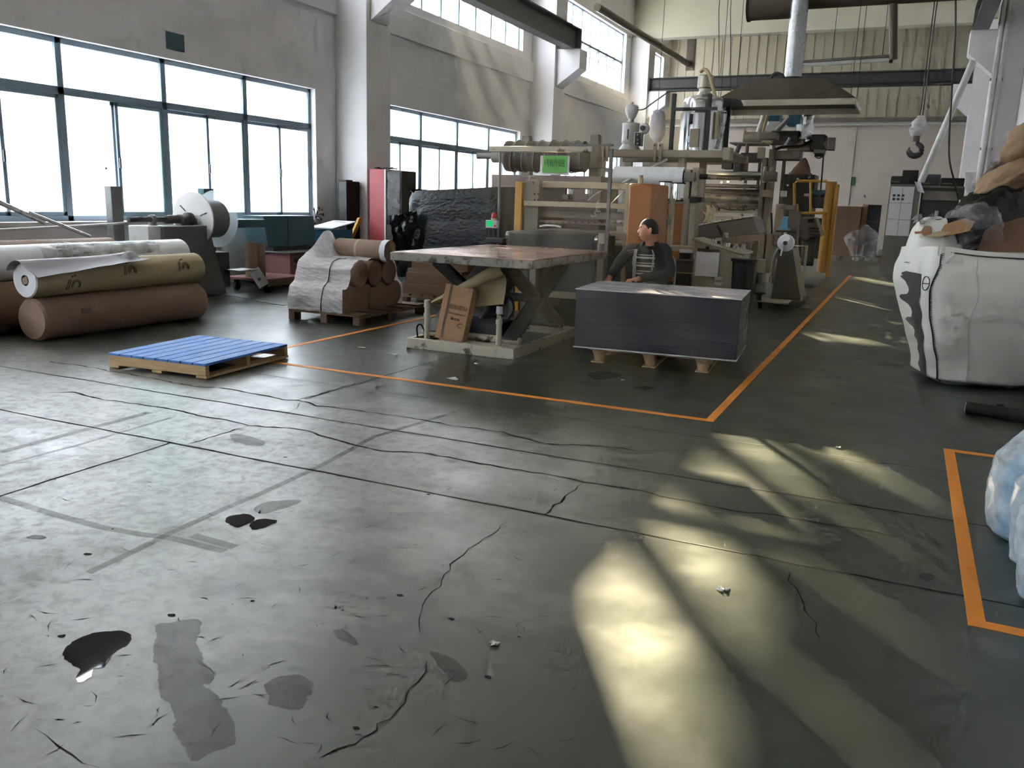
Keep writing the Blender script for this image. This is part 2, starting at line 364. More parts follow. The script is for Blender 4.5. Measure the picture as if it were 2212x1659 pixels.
def text_mesh(txt, size):
    cu = bpy.data.curves.new('t', 'FONT'); cu.body = txt; cu.size = size; cu.extrude = .0008; cu.align_x = 'CENTER'; cu.align_y = 'CENTER'; cu.resolution_u = 2
    ob = bpy.data.objects.new('t', cu); COL.objects.link(ob)
    dg = bpy.context.evaluated_depsgraph_get(); me = bpy.data.meshes.new_from_object(ob.evaluated_get(dg))
    bpy.data.objects.remove(ob); bpy.data.curves.remove(cu); return me
def nzv(p, s=1.0): return noise.noise(Vector(p) * s)
# ================================================================ THE PLACE
XL, XR, YF, YB, ZC = -10.0, 1.9, -14.0, 37.0, 8.7
struct('floor', MB().box(XL - .3, YF, -.2, XR + .3, YB, 0), 'floor_epoxy', 'green epoxy coated concrete floor of the hall, worn to grey', 'floor')
floor = bpy.data.objects['floor']
WINS = [(-11.75 + 9 * k, -4.95 + 9 * k) for k in range(5)]
CLER = WINS + [(33.3, 36.2)]
def wall_with_holes(x0, x1):
    w = MB(); w.box(x0, YF, 0, x1, YB, 1.0); w.box(x0, YF, 3.3, x1, YB, 5.38); w.box(x0, YF, 7.4, x1, YB, ZC)
    for (z0, z1, L_) in ((1.0, 3.3, WINS), (5.38, 7.4, CLER)):
        y = YF
        for a, c in L_: w.box(x0, y, z0, x1, a, z1); y = c
        w.box(x0, y, z0, x1, YB, z1)
    return w
wl = struct('wall_left', wall_with_holes(XL - .3, XL), 'wall_paint', 'long white plastered wall with large windows and high clerestory lights', 'wall')
for a, c in WINS:      # proud concrete band between lower and upper lights, window sill
    MB().box(XL - .01, a - .8, 4.66, XL + .07, c + .9, 5.2).build('band_beam', 'wall_paint', wl, .01)
    MB().box(XL - .02, a - .05, .94, XL + .10, c + .05, 1.0).build('sill', 'pipe_white', wl, .008)
wb = struct('wall_back', MB().box(XL - .3, YB, 0, XR + .3, YB + .3, 4.9), 'wall_paint_back', 'white lower back wall at the far end of the hall', 'wall')
MB().box(XL, YB - .06, 4.86, XR, YB + .02, 5.02).build('ledge', 'machine_grey', wb, .01)
MB().cyl((XL, YB - .12, 4.72), (XR, YB - .12, 4.76), .045, n=10).build('conduit', 'pipe_white', wb)
MB().box(-2.6, YB - .05, 0, -2.3, YB, 4.8).build('pilaster', 'wall_paint_back', wb, .01)
wb2 = struct('wall_back_upper', MB().box(XL - .3, YB + .05, 4.9, XR + .3, YB + .3, ZC), 'cladding', 'cream ribbed metal cladding above the white back wall', 'wall')
rib = MB().box(-.02, YB + .02, 5.02, .02, YB + .06, ZC).build('cladding_rib', 'cladding', wb2)
for i in range(1, 34):
    o = rib.copy(); COL.objects.link(o); o.parent = wb2; o.location.x = XL + i * .36 ; 
rib.location.x = XL + .05
wr = struct('wall_right', MB().box(XR, YF, 0, XR + .3, YB, ZC), 'wall_paint', 'plain white wall opposite the windows', 'wall')
struct('wall_front', MB().box(XL - .3, YF - .3, 0, XR + .3, YF, ZC), 'wall_paint', 'white end wall facing the ribbed back wall', 'wall')
struct('ceiling', MB().box(XL - .3, YF, ZC, XR + .3, YB + .3, ZC + .3), 'ceiling_paint', 'cream painted concrete ceiling slab', 'ceiling')
for k in range(-3, 3):
    yc = 14.05 + 9 * k
    struct('ceiling_beam', MB().box(XL, yc - .25, 7.36, XR, yc + .25, ZC), 'ceiling_paint', 'deep cream concrete beam crossing the ceiling from wall to wall', 'beam', .01)['group'] = 'ceiling beams'
    for side, nm in ((-1, 'left'), (1, 'right')):
        if side < 0: x0, x1, xc, xe = XL, XL + .7, XL + .7, XL + 1.38
        else: x0, x1, xc, xe = XR - .6, XR, XR - .6, XR - 1.15
        c = struct('column', MB().box(x0, yc - .4, 0, x1, yc + .4, 7.4), 'wall_paint', 'white square concrete column against the %s' % ('windowed wall' if side < 0 else 'plain wall opposite the windows'), 'column', .01)
        c['group'] = 'columns along the %s wall' % ('windowed' if side < 0 else 'plain')
        MB().prism([(xc, yc - .28, 5.52), (xe, yc - .28, 5.52), (xe, yc - .28, 5.02), (xc, yc - .28, 4.55)], (0, .56, 0)).build('corbel', 'wall_paint', c, .01)
# ---- windows
AF = 'alu_frame'
def rectframe(mb, x, d, y0, y1, z0, z1, w):
    mb.box(x, y0, z0, x + d, y1, z0 + w); mb.box(x, y0, z1 - w, x + d, y1, z1); mb.box(x, y0, z0, x + d, y0 + w, z1); mb.box(x, y1 - w, z0, x + d, y1, z1)
for k, (a, c) in enumerate(WINS):
    vis = k >= 2
    w = tag(bpy.data.objects.new('window_%d' % (k + 1), None), ['sliding aluminium window at the entrance end of the wall', 'sliding aluminium window next to the one above the film rolls', 'large frosted sliding window above the film rolls and winder', 'frosted sliding window behind the black wrapped stack', 'sliding window far down the wall behind the extrusion line'][k], 'window', kind='structure')
    COL.objects.link(w); w.location = (XL - .16, a, 1.0); x = XL - .2
    fr = MB(); rectframe(fr, x, .09, a, c, 1.0, 3.3, .07); n = 4; st = (c - a) / n
    for i in range(1, n): fr.box(x, a + i * st - .045, 1.0, x + .09, a + i * st + .045, 3.3)
    fr.box(x, a, 2.60, x + .09, c, 2.70); fr.build('frame', AF, w, .004)
    for i in range(n):
        y0, y1 = a + i * st + .045, a + (i + 1) * st - .045
        MB().box(x + .04, y0, 2.70, x + .05, y1, 3.235).build('pane', 'glass_frosted', w)
        ym = (y0 + y1) / 2
        opened = (k == 2 and i == 1)
        for j in range(2):
            s0, s1 = (y0, ym + .03) if j == 0 else (ym - .03, y1)
            if opened and j == 0: s0, s1 = ym - .06, y1 - .02         # this sash is slid behind its neighbour
            xs = x + (.02 if j == 0 else .055)
            sf = MB(); rectframe(sf, xs, .03, s0, s1, 1.07, 2.6, .05); so = sf.build('sash', AF, w, .003)
            MB().box(xs + .012, s0 + .05, 1.12, xs + .018, s1 - .05, 2.55).build('pane', 'glass_milky' if opened else 'glass_frosted', so)
            if j == 1: MB().box(xs + .03, s0 + .01, 1.72, xs + .05, s0 + .04, 1.86).build('latch', 'steel_grey', so, .003)
for k, (a, c) in enumerate(CLER):
    w = tag(bpy.data.objects.new('window_%d' % (k + 6), None), ['high clerestory window row at the entrance end', 'high clerestory window row before the one above the film rolls', 'high clerestory window row above the film rolls', 'high clerestory window with tilted sashes between the first two visible columns', 'tall bright clerestory window with two rows of panes beyond the second column', 'narrow clerestory window next to the back wall'][k], 'window', kind='structure')
    COL.objects.link(w); w.location = (XL - .16, a, 5.38); x = XL - .2
    n = max(2, round((c - a) / .85)); st = (c - a) / n
    fr = MB(); rectframe(fr, x, .08, a, c, 5.38, 7.4, .05)
    for i in range(1, n): fr.box(x, a + i * st - .03, 5.38, x + .08, a + i * st + .03, 7.4)
    fr.box(x, a, 6.40, x + .08, c, 6.47); fr.build('frame', AF, w)
    for i in range(n):
        y0, y1 = a + i * st + .03, a + (i + 1) * st - .03
        MB().box(x + .03, y0, 6.47, x + .04, y1, 7.35).build('pane', 'glass_roof', w)
        open_ = (k == 3 and i >= 3) or k >= 4        # lower lights made clear to shape the floor sun patches; frosted elsewhere
        g_ = .13 if k < 4 else .03; zl_ = 5.50 if k < 4 else 5.44; zt_ = 5.90 if k < 4 else 6.12
        MB().box(x + .03, y0 + g_, zl_, x + .04, y1 - g_, zt_).build('pane', 'glass_clear' if open_ else 'glass_roof', w)
        for b_ in ((y0, 5.43, y1, zl_), (y0, zl_, y0 + g_, zt_), (y1 - g_, zl_, y1, zt_)): MB().box(x + .028, b_[0], b_[1], x + .042, b_[2], b_[3]).build('pane', 'glass_roof', w)  # frosted margins added to keep the sun patches on the floor apart
        # top-hung sash pushed outwards over the clear lower light
        t_ = R(42 if open_ else 16); so = MB(); hz = 6.40; ln = .52 if k < 4 else .27
        ox, oz = -math.sin(t_) * ln, -math.cos(t_) * ln
        for yy in (y0, y1 - .035): so.prism([(x + .02, yy, hz), (x + .05, yy, hz), (x + .05 + ox, yy, hz + oz), (x + .02 + ox, yy, hz + oz)], (0, .035, 0))
        so.bar((x + .035 + ox, y0, hz + oz), (x + .035 + ox, y1, hz + oz), .035, .035)
        so_ = so.build('sash', AF, w)
        MB().prism([(x + .03, y0 + .03, hz), (x + .036, y0 + .03, hz), (x + .036 + ox, y0 + .03, hz + oz), (x + .03 + ox, y0 + .03, hz + oz)], (0, y1 - y0 - .06, 0)).build('pane', 'glass_roof', so_)
# ---- outside: yard and the white building across it
struct('yard_ground', MB().box(-60, -60, -.4, XL - .3, 110, -.2), 'outside_ground', 'pale concrete yard outside the windows', 'ground')
bt = tag(MB().box(-30, -45, -.2, -19, 90, 9.0).build('building', 'building_white'), 'white factory building across the yard, seen through the windows', 'building')
for i in range(20):
    y0 = -20 + i * 4.4
    for z0 in (1.0, 4.6):
        wv = MB().box(-19.02, y0, z0, -18.96, y0 + 1.7, z0 + 1.9).build('window', 'building_window', bt)
        MB().box(-18.97, y0 + .8, z0, -18.94, y0 + .86, z0 + 1.9).box(-18.97, y0, z0 + .9, -18.94, y0 + 1.7, z0 + .96).build('window_bar', 'building_white', wv)
# ---- floor markings, saw cuts, cracks, stains (thin inlays on the floor)
def strip(name, pts, w, m, z=.002, jit=0, taper=False):
    P_ = [Vector((p[0], p[1], z)) for p in pts]; a, c = [], []
    for i, p in enumerate(P_):
        d = (P_[min(i + 1, len(P_) - 1)] - P_[max(i - 1, 0)]).normalized(); nrm = Vector((-d.y, d.x, 0)); ww = w * (1 + jit * (random.random() - .5))
        if taper and (i == 0 or i == len(P_) - 1): ww *= .2
        a.append(p + nrm * ww / 2); c.append(p - nrm * ww / 2)
    n = len(P_); o = MB().add(a + c, [(i, i + 1, n + i + 1, n + i) for i in range(n - 1)])
    return o.build(name, m, floor)
def tape(name, x0, y0, x1, y1): return MB().box(x0, y0, -.01, x1, y1, .0025).build(name, 'line_orange', floor)
tape('painted_line', -4.80, 5.73, -1.07, 5.79); tape('painted_line', -1.13, 5.79, -1.07, 21.0)
tape('painted_line', -5.33, 6.2, -5.27, 9.6); tape('painted_line', -5.33, 5.73, -4.8, 5.79); tape('painted_line', -5.33, 5.79, -5.27, 6.2)
tape('painted_line', .36, 3.26, .42, 5.84); tape('painted_line', .42, 5.78, 1.6, 5.84); tape('painted_line', .42, 3.26, 1.6, 3.32)
def wob(p, q, n, a):
    p, q = Vector(p), Vector(q); d = (q - p).normalized(); nr = Vector((-d.y, d.x))
    return [p + (q - p) * (i / n) + nr * (random.random() - .5) * a for i in range(n + 1)]
for y in (3.52, 4.42): strip('saw_cut', wob((-9.5, y), (1.8, y), 60, .012), .012, 'crack', .0016, .8)
strip('saw_cut', wob((-5.2, 5.30), (.9, 5.30), 40, .014), .006, 'crack_fill', .0016, .8)
strip('saw_cut', wob((-3.78, .4), (-3.78, 3.52), 20, .012), .012, 'crack', .0016, .8)
strip('saw_cut', wob((-3.82, 4.8), (-3.76, 7.0), 16, .012), .009, 'crack', .0016, .8)
K5 = lambda x, y: G(x * .578, 700 + y * .578); K6 = lambda x, y: G(1100 + x * .578, 700 + y * .578)
def crack(pts, w):
    P_ = [Vector((p.x, p.y)) for p in pts]; out = []
    for i in range(len(P_) - 1):
        n = max(2, int((P_[i + 1] - P_[i]).length / .05)); out += wob(P_[i], P_[i + 1], n, .022)[:-1]
    strip('crack', out + [P_[-1]], w, 'crack', .0014, 1.2, True)
c5 = lambda s: [K5(*p) for p in s]; c6 = lambda s: [K6(*p) for p in s]
crack(c5([(190, 255), (270, 255), (400, 285), (560, 305), (670, 322), (760, 345), (840, 358), (930, 380), (1080, 390), (1150, 400), (1240, 430), (1330, 455), (1440, 475), (1580, 482), (1640, 492), (1760, 515), (1903, 540)]) + c6([(120, 560), (200, 572), (280, 592), (380, 605), (480, 620), (560, 640), (660, 660), (820, 695), (900, 705), (1040, 722), (1160, 745), (1310, 765), (1470, 798)]), .014)
crack(c5([(180, 140), (235, 148), (330, 160), (420, 178), (500, 190), (600, 210), (720, 232), (840, 240), (940, 258), (1060, 283), (1110, 285), (1150, 292), (1180, 305), (1300, 318), (1420, 335), (1560, 355), (1690, 380), (1850, 400)]) + c6([(0, 410), (60, 430), (130, 448), (300, 455), (420, 462), (480, 475)]), .013)
crack(c6([(280, 592), (240, 620), (200, 655), (130, 715)]), .009)
crack(c6([(1040, 905), (1050, 960), (1095, 1020), (1110, 1070), (1145, 1120), (1160, 1180)]), .006); crack(c6([(805, 810), (820, 848)]), .009)
crack(c5([(1600, 1260), (1560, 1340), (1510, 1385), (1490, 1450), (1420, 1500), (1380, 1530), (1330, 1570), (1200, 1620)]), .005)
crack(c5([(1900, 740), (1780, 820), (1700, 880), (1640, 980), (1580, 1050), (1570, 1160)]), .004)
crack(c5([(120, 1515), (270, 1610), (370, 1659)]), .004); crack(c5([(1110, 285), (1270, 240), (1400, 200)]), .008)
crack(c5([(930, 380), (830, 410), (700, 450)]), .007); crack(c5([(1060, 345), (1110, 310), (1130, 290)]), .005)
crack(c6([(1200, 495), (1300, 512), (1500, 530)]), .009); crack(c6([(480, 475), (800, 470), (1000, 480), (1200, 495)]), .004)
def blob(name, pts, m, z, rag=.012):
    P_ = [Vector((p.x, p.y, z)) for p in pts]; n_ = len(P_); out = []
    for i in range(n_):
        p0, p1, p2, p3 = P_[i - 1], P_[i], P_[(i + 1) % n_], P_[(i + 2) % n_]; k = max(3, int((p2 - p1).length / .012))
        for j in range(k):
            t = j / k; q = .5 * ((2 * p1) + (-p0 + p2) * t + (2 * p0 - 5 * p1 + 4 * p2 - p3) * t * t + (-p0 + 3 * p1 - 3 * p2 + p3) * t ** 3)
            out.append(q + Vector((nzv(q, 60), nzv(q + Vector((5, 5, 5)), 60), 0)) * rag * .45 + Vector((nzv(q, 22), nzv(q + Vector((9, 5, 5)), 22), 0)) * rag * .5)
    return MB().add(out, [tuple(range(len(out)))]).build(name, m, floor)
blob('oil_puddle', c5([(235, 1230), (270, 1190), (330, 1160), (400, 1150), (470, 1152), (490, 1170), (480, 1195), (430, 1225), (400, 1260), (385, 1285), (350, 1290), (340, 1320), (300, 1340), (285, 1325), (300, 1290), (265, 1270)]), 'oil_wet', .0012)
blob('oil_puddle', c5([(840, 735), (870, 715), (930, 712), (950, 725), (938, 742), (890, 760), (855, 748)]), 'oil_wet', .0012, .016)
blob('oil_puddle', c5([(950, 735), (985, 728), (1032, 735), (1020, 750), (970, 765), (945, 768), (935, 752)]), 'oil_wet', .0012, .016)
blob('stain', c5([(585, 1130), (640, 1115), (740, 1105), (750, 1145), (735, 1180), (755, 1240), (790, 1340), (760, 1350), (820, 1400), (860, 1470), (880, 1560), (800, 1600), (720, 1640), (700, 1600), (660, 1530), (640, 1430), (600, 1400), (590, 1300), (575, 1250), (580, 1190)]), 'damp', .0010, .02)
blob('stain', c5([(100, 796), (140, 788), (175, 794), (165, 803), (120, 804)]), 'oil_dry', .001)
blob('stain', c6([(1530, 937), (1570, 932), (1590, 945), (1570, 962), (1545, 955)]), 'oil_dry', .001)
blob('stain', c5([(950, 690), (1000, 665), (1110, 657), (1120, 668), (1060, 690), (980, 710)]), 'damp', .001, .012)
blob('stain', c5([(1000, 1340), (1080, 1310), (1160, 1330), (1150, 1420), (1080, 1440), (1010, 1420)]), 'damp', .001, .03)
blob('stain', c6([(290, 185), (370, 178), (420, 195), (330, 208)]), 'oil_dry', .001); blob('stain', c6([(465, 238), (510, 232), (545, 240), (500, 247)]), 'oil_dry', .001)
blob('stain', c5([(860, 415), (900, 412), (990, 440), (960, 458), (880, 440)]), 'damp', .001, .012)
blob('stain', c5([(1240, 1150), (1290, 1143), (1340, 1200), (1290, 1190)]), 'damp', .001, .012); blob('stain', c5([(1610, 1225), (1690, 1250), (1750, 1310), (1700, 1340), (1640, 1280)]), 'damp', .001, .012)
strip('tyre_mark', [K5(*p) for p in ((0, 648), (20, 655), (130, 690), (250, 725), (380, 760), (520, 785), (640, 800), (840, 850))], .045, 'mark_grey', .0008)
strip('tyre_mark', [K5(*p) for p in ((330, 930), (500, 850), (640, 780), (840, 690), (960, 640), (1200, 530), (1400, 420), (1700, 330))], .04, 'mark_grey', .0009)
strip('tyre_mark', [K5(*p) for p in ((0, 480), (300, 400), (560, 330))], .06, 'mark_grey', .0009); strip('tyre_mark', [K5(*p) for p in ((0, 530), (300, 450), (640, 350))], .03, 'mark_grey', .0009)
strip('tyre_mark', [K5(*p) for p in ((720, 790), (880, 835))], .05, 'mark_grey', .0009)
_sc = MB()
for i in range(150):          # fine scratches on the worn part of the floor
    q = G(random.uniform(0, 1250), random.uniform(880, 1655)); a = random.choice((.35, .5, 1.2, 2.4)) + random.uniform(-.5, .5); l_ = random.uniform(.02, .11); d = Vector((math.cos(a), math.sin(a), 0)); nr = Vector((-d.y, d.x, 0)) * random.uniform(.0012, .003)
    bnd = nr.normalized() * random.uniform(-.01, .01); p0, p1, p2 = Vector((q.x, q.y, .0011)), Vector((q.x, q.y, .0011)) + d * l_ / 2 + bnd, Vector((q.x, q.y, .0011)) + d * l_
    _sc.add([p0, p1 + nr, p2, p1 - nr], [(0, 3, 2, 1)])
_so = _sc.build('scratches', 'crack_fill', floor); _so['kind'] = 'stuff'
for i in range(14):
    q = G(random.uniform(60, 1150), random.uniform(900, 1600)); r_ = random.uniform(.006, .016); blob('chip', [Vector((q.x + r_ * math.cos(R(t)) * random.uniform(.6, 1.3), q.y + r_ * math.sin(R(t)) * random.uniform(.5, 1), 0)) for t in range(0, 360, 45)], 'crack', .0012, .004)
# ================================================================ THINGS: NEAR FIELD
# ---- blue pallet
pal = thing('pallet', 'low wooden pallet with blue painted deck boards lying alone on the floor', 'pallet', (-4.865, 4.915, 0), R(4))
for i in range(8): MB().box(-.985 + i * .1235, .0, .105, -.985 + i * .1235 + .113, 1.08, .126).build('deck_board', 'blue_paint', pal, .003, local=True)
for y0 in (.0, .5, 1.03):
    MB().box(-.985, y0, .028, -.003, y0 + .045, .105).build('stringer', 'pine', pal, .003, local=True)
for x0 in (-.985, -.54, -.10): MB().box(x0, .0, .006, x0 + .10, 1.08, .028).build('bottom_board', 'pine', pal, .002, local=True)
MB().box(-.055, .5, .03, -.001, .545, .104).build('block', 'pine', pal, .002, local=True)
# ---- stacked plastic sheets on a pressed-wood pallet
st_rz = R(4.5)
p2 = thing('pallet', 'pressed-wood pallet with tapered feet under the purple-grey sheet stack', 'pallet', (-2.70, 7.28, 0), st_rz)
MB().box(.13, .08, .115, 1.28, .92, .14).build('deck', 'pressed_wood', p2, .008, local=True)
for fx in (.22, .70, 1.18):
    for fy in (.16, .50, .84):
        MB().lathe((fx, fy, 0), [(.045, .012), (.05, .03), (.062, .075), (.085, .118)], 10).build('foot', 'pressed_wood', p2, local=True)
    MB().box(fx - .06, .08, 0, fx + .06, .92, .012).build('runner', 'pine', p2, .002, local=True)
stk = thing('sheet_stack', 'big block of stacked plastic sheets with dark purple-grey sides on a pallet', 'sheet stack', (-2.70, 7.28, .14), st_rz)
MB().box(.006, .006, .012, 1.474, .914, .535).build('sheets', 'stack_side', stk, .006, local=True)
MB().box(0, 0, .535, 1.48, .92, .545).build('top_sheet', 'stack_top', stk, .002, local=True)
MB().box(0, 0, 0, 1.48, .92, .012).build('bottom_sheet', 'sheet_edge', stk, .002, local=True)
for i in range(6): MB().box(.002, .002, .08 + i * .075, 1.478, .918, .0815 + i * .075).build('sheet', 'stack_side', stk, local=True)
# ---- scissor lift table
lt = thing('scissor_lift_table', 'scissor lift table with copper-coloured top sheet and chipped cream base', 'lift table', (-3.8, 8.0, 0))
bx0, bx1, by0, by1 = -4.36, -3.2, 7.06, 8.75
MB().box(bx0, by0, 0, bx1, by0 + .05, .10).build('base_rail', 'lift_cream', lt, .004); MB().box(bx1 - .05, by0 + .05, 0, bx1, by1, .10).build('base_rail', 'lift_cream', lt, .004)
MB().box(bx0, by0 + .05, 0, bx0 + .05, by1, .10).build('base_rail', 'lift_cream', lt, .004); MB().box(bx0, by1, 0, bx1, by1 + .05, .10).build('base_rail', 'lift_cream', lt, .004)
MB().box(bx0 + .28, by0 + .05, .075, bx1 - .05, by0 + .3, .095).build('base_plate', 'lift_cream', lt, .003)
tx0, tx1, ty0, ty1 = -4.55, -3.04, 7.06, 9.2
tf = MB().box(tx0, ty0, .845, tx1, ty0 + .05, .922).box(tx0, ty1 - .05, .845, tx1, ty1, .922).box(tx0, ty0 + .05, .845, tx0 + .05, ty1 - .05, .922).box(tx1 - .05, ty0 + .05, .845, tx1, ty1 - .05, .922); tf.build('top_frame', 'table_metal', lt, .006)
MB().box(tx0 + .05, ty0 + .05, .88, tx1 - .05, ty1 - .05, .92).build('top_plate', 'lift_dark', lt)
cs = MB().sheet(lambda u, v: Vector((tx0 + .02 + u * (tx1 - tx0 - .03), ty0 + .015 + v * (ty1 - ty0 - .03), .929 + .0016 * nzv((u * 5, v * 5, 0)))), 24, 30, .005).build('top_sheet', 'copper_sheet', lt)
for x0 in (-4.22, -3.36):
    MB().bar((x0, by0 + .25, .13), (x0, by1 - .1, .83), .05, .17, up=(1, 0, 0)).build('scissor_arm', 'lift_dark', lt, .01)
    MB().bar((x0 + (.055 if x0 < -4 else -.055), by0 + .3, .82), (x0 + (.055 if x0 < -4 else -.055), by1 - .05, .14), .05, .17, up=(1, 0, 0)).build('scissor_arm', 'lift_dark', lt, .01)
MB().cyl((-4.25, 7.93, .48), (-3.3, 7.93, .48), .045).build('pivot_shaft', 'steel_dark', lt)
MB().cyl((bx0 + .03, by0 + .28, .13), (bx1 - .06, by0 + .28, .13), .035, n=14).build('lower_shaft', 'lift_cream', lt)
MB().cyl((-4.2, by1 - .08, .12), (-3.35, by1 - .08, .12), .03).build('roller_shaft', 'steel_grey', lt)
MB().cyl((-3.8, 7.5, .17), (-3.8, 8.3, .62), .06).build('hydraulic_cylinder', 'steel_dark', lt)
for px_ in (922, 1077):                           # two safety props standing on the front of the base
    q = PY(px_, 748, by0 + .13); x0 = q.x
    pr = MB().cyl((x0, by0 + .13, .08), (x0, by0 + .13, .40), .028, .026, n=14).build('safety_prop', 'lift_cream', lt)
    MB().cyl((x0, by0 + .13, .40), (x0, by0 + .13, .47), .034, .03, n=14).build('prop_head', 'wrap_clear' if px_ > 1000 else 'lift_cream', pr); MB().cyl((x0, by0 + .13, .30), (x0, by0 + .13, .345), .033, n=14).build('collar', 'lift_cream', pr)
MB().tube(smooth_path([(-4.28, 7.14, .1), (-4.3, 7.16, .2), (-4.26, 7.18, .22), (-4.22, 7.2, .1)]), .008).build('cable', 'black', lt)
MB().tube(smooth_path([PY(1290 - 200, 655, 7.6), PY(1100, 640, 7.6), PY(1110, 665, 7.6), PY(1098, 690, 7.6)]), .012).build('hydraulic_hose', 'black', lt)
MB().box(-4.1, 7.35, .1, -3.5, 7.7, .28).build('pump_unit', 'steel_dark', lt, .01)
# carton leaning on the lift base
cz = [PY(969, 748, 7.16), PY(1045, 762, 7.16)]
ct = thing('carton', 'tall brown cardboard carton with upside-down print leaning under the lift table', 'carton', (-3.95, 7.16, .097))
cw = .315; ch = .54; cd = .10
cb = MB().box(-cw / 2, 0, 0, cw / 2, cd, ch).build('box', 'cardboard', ct, .004, local=True)
MB().box(-cw / 2 + .06, -.0015, .01, -cw / 2 + .085, .0, ch).build('tape', 'kraft_dark', cb, local=True)
def place_text(txt, size, loc, rotm, par, m, name='lettering'):
    me = text_mesh(txt, size); me.materials.append(MATS[m]); o = bpy.data.objects.new(name, me); COL.objects.link(o); o.parent = par
    o.matrix_local = Matrix.Translation(loc) @ rotm.to_4x4(); return o
FACE = Matrix(((1, 0, 0), (0, 0, -1), (0, 1, 0)))           # text plane facing -Y
FLIP = FACE @ Matrix.Rotation(math.pi, 3, 'Z')
place_text('PE缠绕膜', .052, (.035, -.002, .335), FLIP, cb, 'print_ink')
for i in range(13): MB().box(-.06 + i * .0155, -.0015, .262, -.06 + i * .0155 + .010, 0, .274).build('print_mark', 'print_ink', cb, local=True)
for i in range(3): MB().box(-.02 + i * .035, -.0015, .205, .004 + i * .035, 0, .228).build('print_mark', 'print_ink', cb, local=True)
MB().tube([(.10 + .034 * math.cos(R(t)), -.001, .165 + .02 * math.sin(R(t))) for t in range(0, 361, 20)], .002, 5).build('print_oval', 'print_ink', cb, local=True)
ct.rotation_euler = (R(-12), R(6), R(-3))
# kraft paper hanging from under the table top
pp = thing('kraft_paper', 'crumpled yellowish kraft paper rolled under the lift table top', 'paper', (-3.95, 7.4, .5))
def kp(u, v):
    a = PY(930, 655, 7.25) * (1 - u) + PY(1085, 578, 7.35) * u; dn = Vector((.10 * v * (1 - u), .10 * math.sin(v * 2.6), -v * (.06 + .30 * u) + .05 * math.sin(v * 3.1) * (.3 + u)))
    return a + dn + Vector((.01, .012, .0)) * nzv((u * 4, v * 4, 2))
MB().sheet(kp, 26, 14, .004).build('sheet', 'kraft_yellow', pp)
MB().cyl(PY(928, 656, 7.27), PY(1085, 580, 7.40), .012, .075, n=20).build('rolled_edge', 'kraft_yellow', pp)
# ---- alarm lamp box on a post at the far corner of the table, sign gantry
yg = 9.42
gt = thing('sign_gantry', 'thin steel gantry with a scuffed white cross bar carrying the green sign', 'gantry', (-3.9, yg, 0))
xa, xb = PY(1079, 400, yg).x, PY(1317, 400, yg).x; zt = PY(1200, 325, yg).z
MB().cyl((xa, yg, 0), (xa, yg, zt), .016, n=10).build('post', 'steel_grey', gt); MB().box(xb - .018, yg - .018, 0, xb + .018, yg + .018, zt + .02).build('post', 'steel_grey', gt)
MB().box(xa - .14, yg - .03, zt - .02, PY(1280, 330, yg).x, yg + .03, zt + .045).build('cross_bar', 'lift_cream', gt, .01)
MB().box(PY(1230, 330, yg).x, yg - .01, zt + .05, xb + .018, yg + .01, zt + .07).build('top_tie', 'steel_grey', gt)
sg = thing('sign', 'green paper sign in a clear sleeve reading machine number one work area', 'sign', PY(1198, 357, yg - .045))
sw, sh = PY(1230, 357, yg).x - PY(1167, 357, yg).x, .215
MB().box(-sw / 2, 0, -sh / 2, sw / 2, .006, sh / 2).build('sleeve', 'paper_white', sg, .001, local=True)
MB().box(-sw / 2 + .03, -.003, -sh / 2 + .02, sw / 2 - .025, 0, sh / 2 - .002).build('green_sheet', 'sign_green', sg, local=True)
tx = place_text('1号机作业区', .062, (0, -.004, .02), FACE @ Matrix.Diagonal((.78, 1.5, 1)), sg, 'sign_ink')
al = thing('alarm_lamp', 'grey alarm box with glowing green display and red beacon on the gantry post', 'alarm lamp', (xa - .03, yg - .04, 1.0))
qa, qb = PY(1049, 475, yg - .08), PY(1073, 493, yg - .08)
MB().box(qa.x, yg - .08, qb.z, qb.x, yg - .02, qa.z).build('housing', 'machine_white', al, .006)
d0, d1 = PY(1051, 477, yg - .085), PY(1063, 489, yg - .085); MB().box(d0.x, yg - .084, d1.z, d1.x, yg - .08, d0.z).build('display', 'screen_green', al)
qc = PY(1067, 470, yg - .05); MB().lathe((qc.x, yg - .05, qa.z), [(.034, 0), (.034, .03), (.03, .032), (.03, .06), (.024, .08), (.01, .09), (0, .091)], 16).build('beacon', 'red_plastic', al)
MB().lathe((qc.x, yg - .05, qa.z), [(.036, 0), (.036, .022)], 16).build('beacon_base', 'machine_white', al)
qd = PY(1069, 488, yg - .085); MB().cyl((qd.x, yg - .09, qd.z), (qd.x, yg - .07, qd.z), .012).build('button', 'red_plastic', al)
for dx in (-.03, .03): MB().cyl((qc.x + dx - .03, yg - .05, .96), (qc.x + dx - .03, yg - .05, qb.z), .012, n=8).build('bracket', 'black', al)
MB().box(qa.x, yg - .07, .935, qb.x + .08, yg + .03, 1.0).build('clamp', 'black', al, .01)
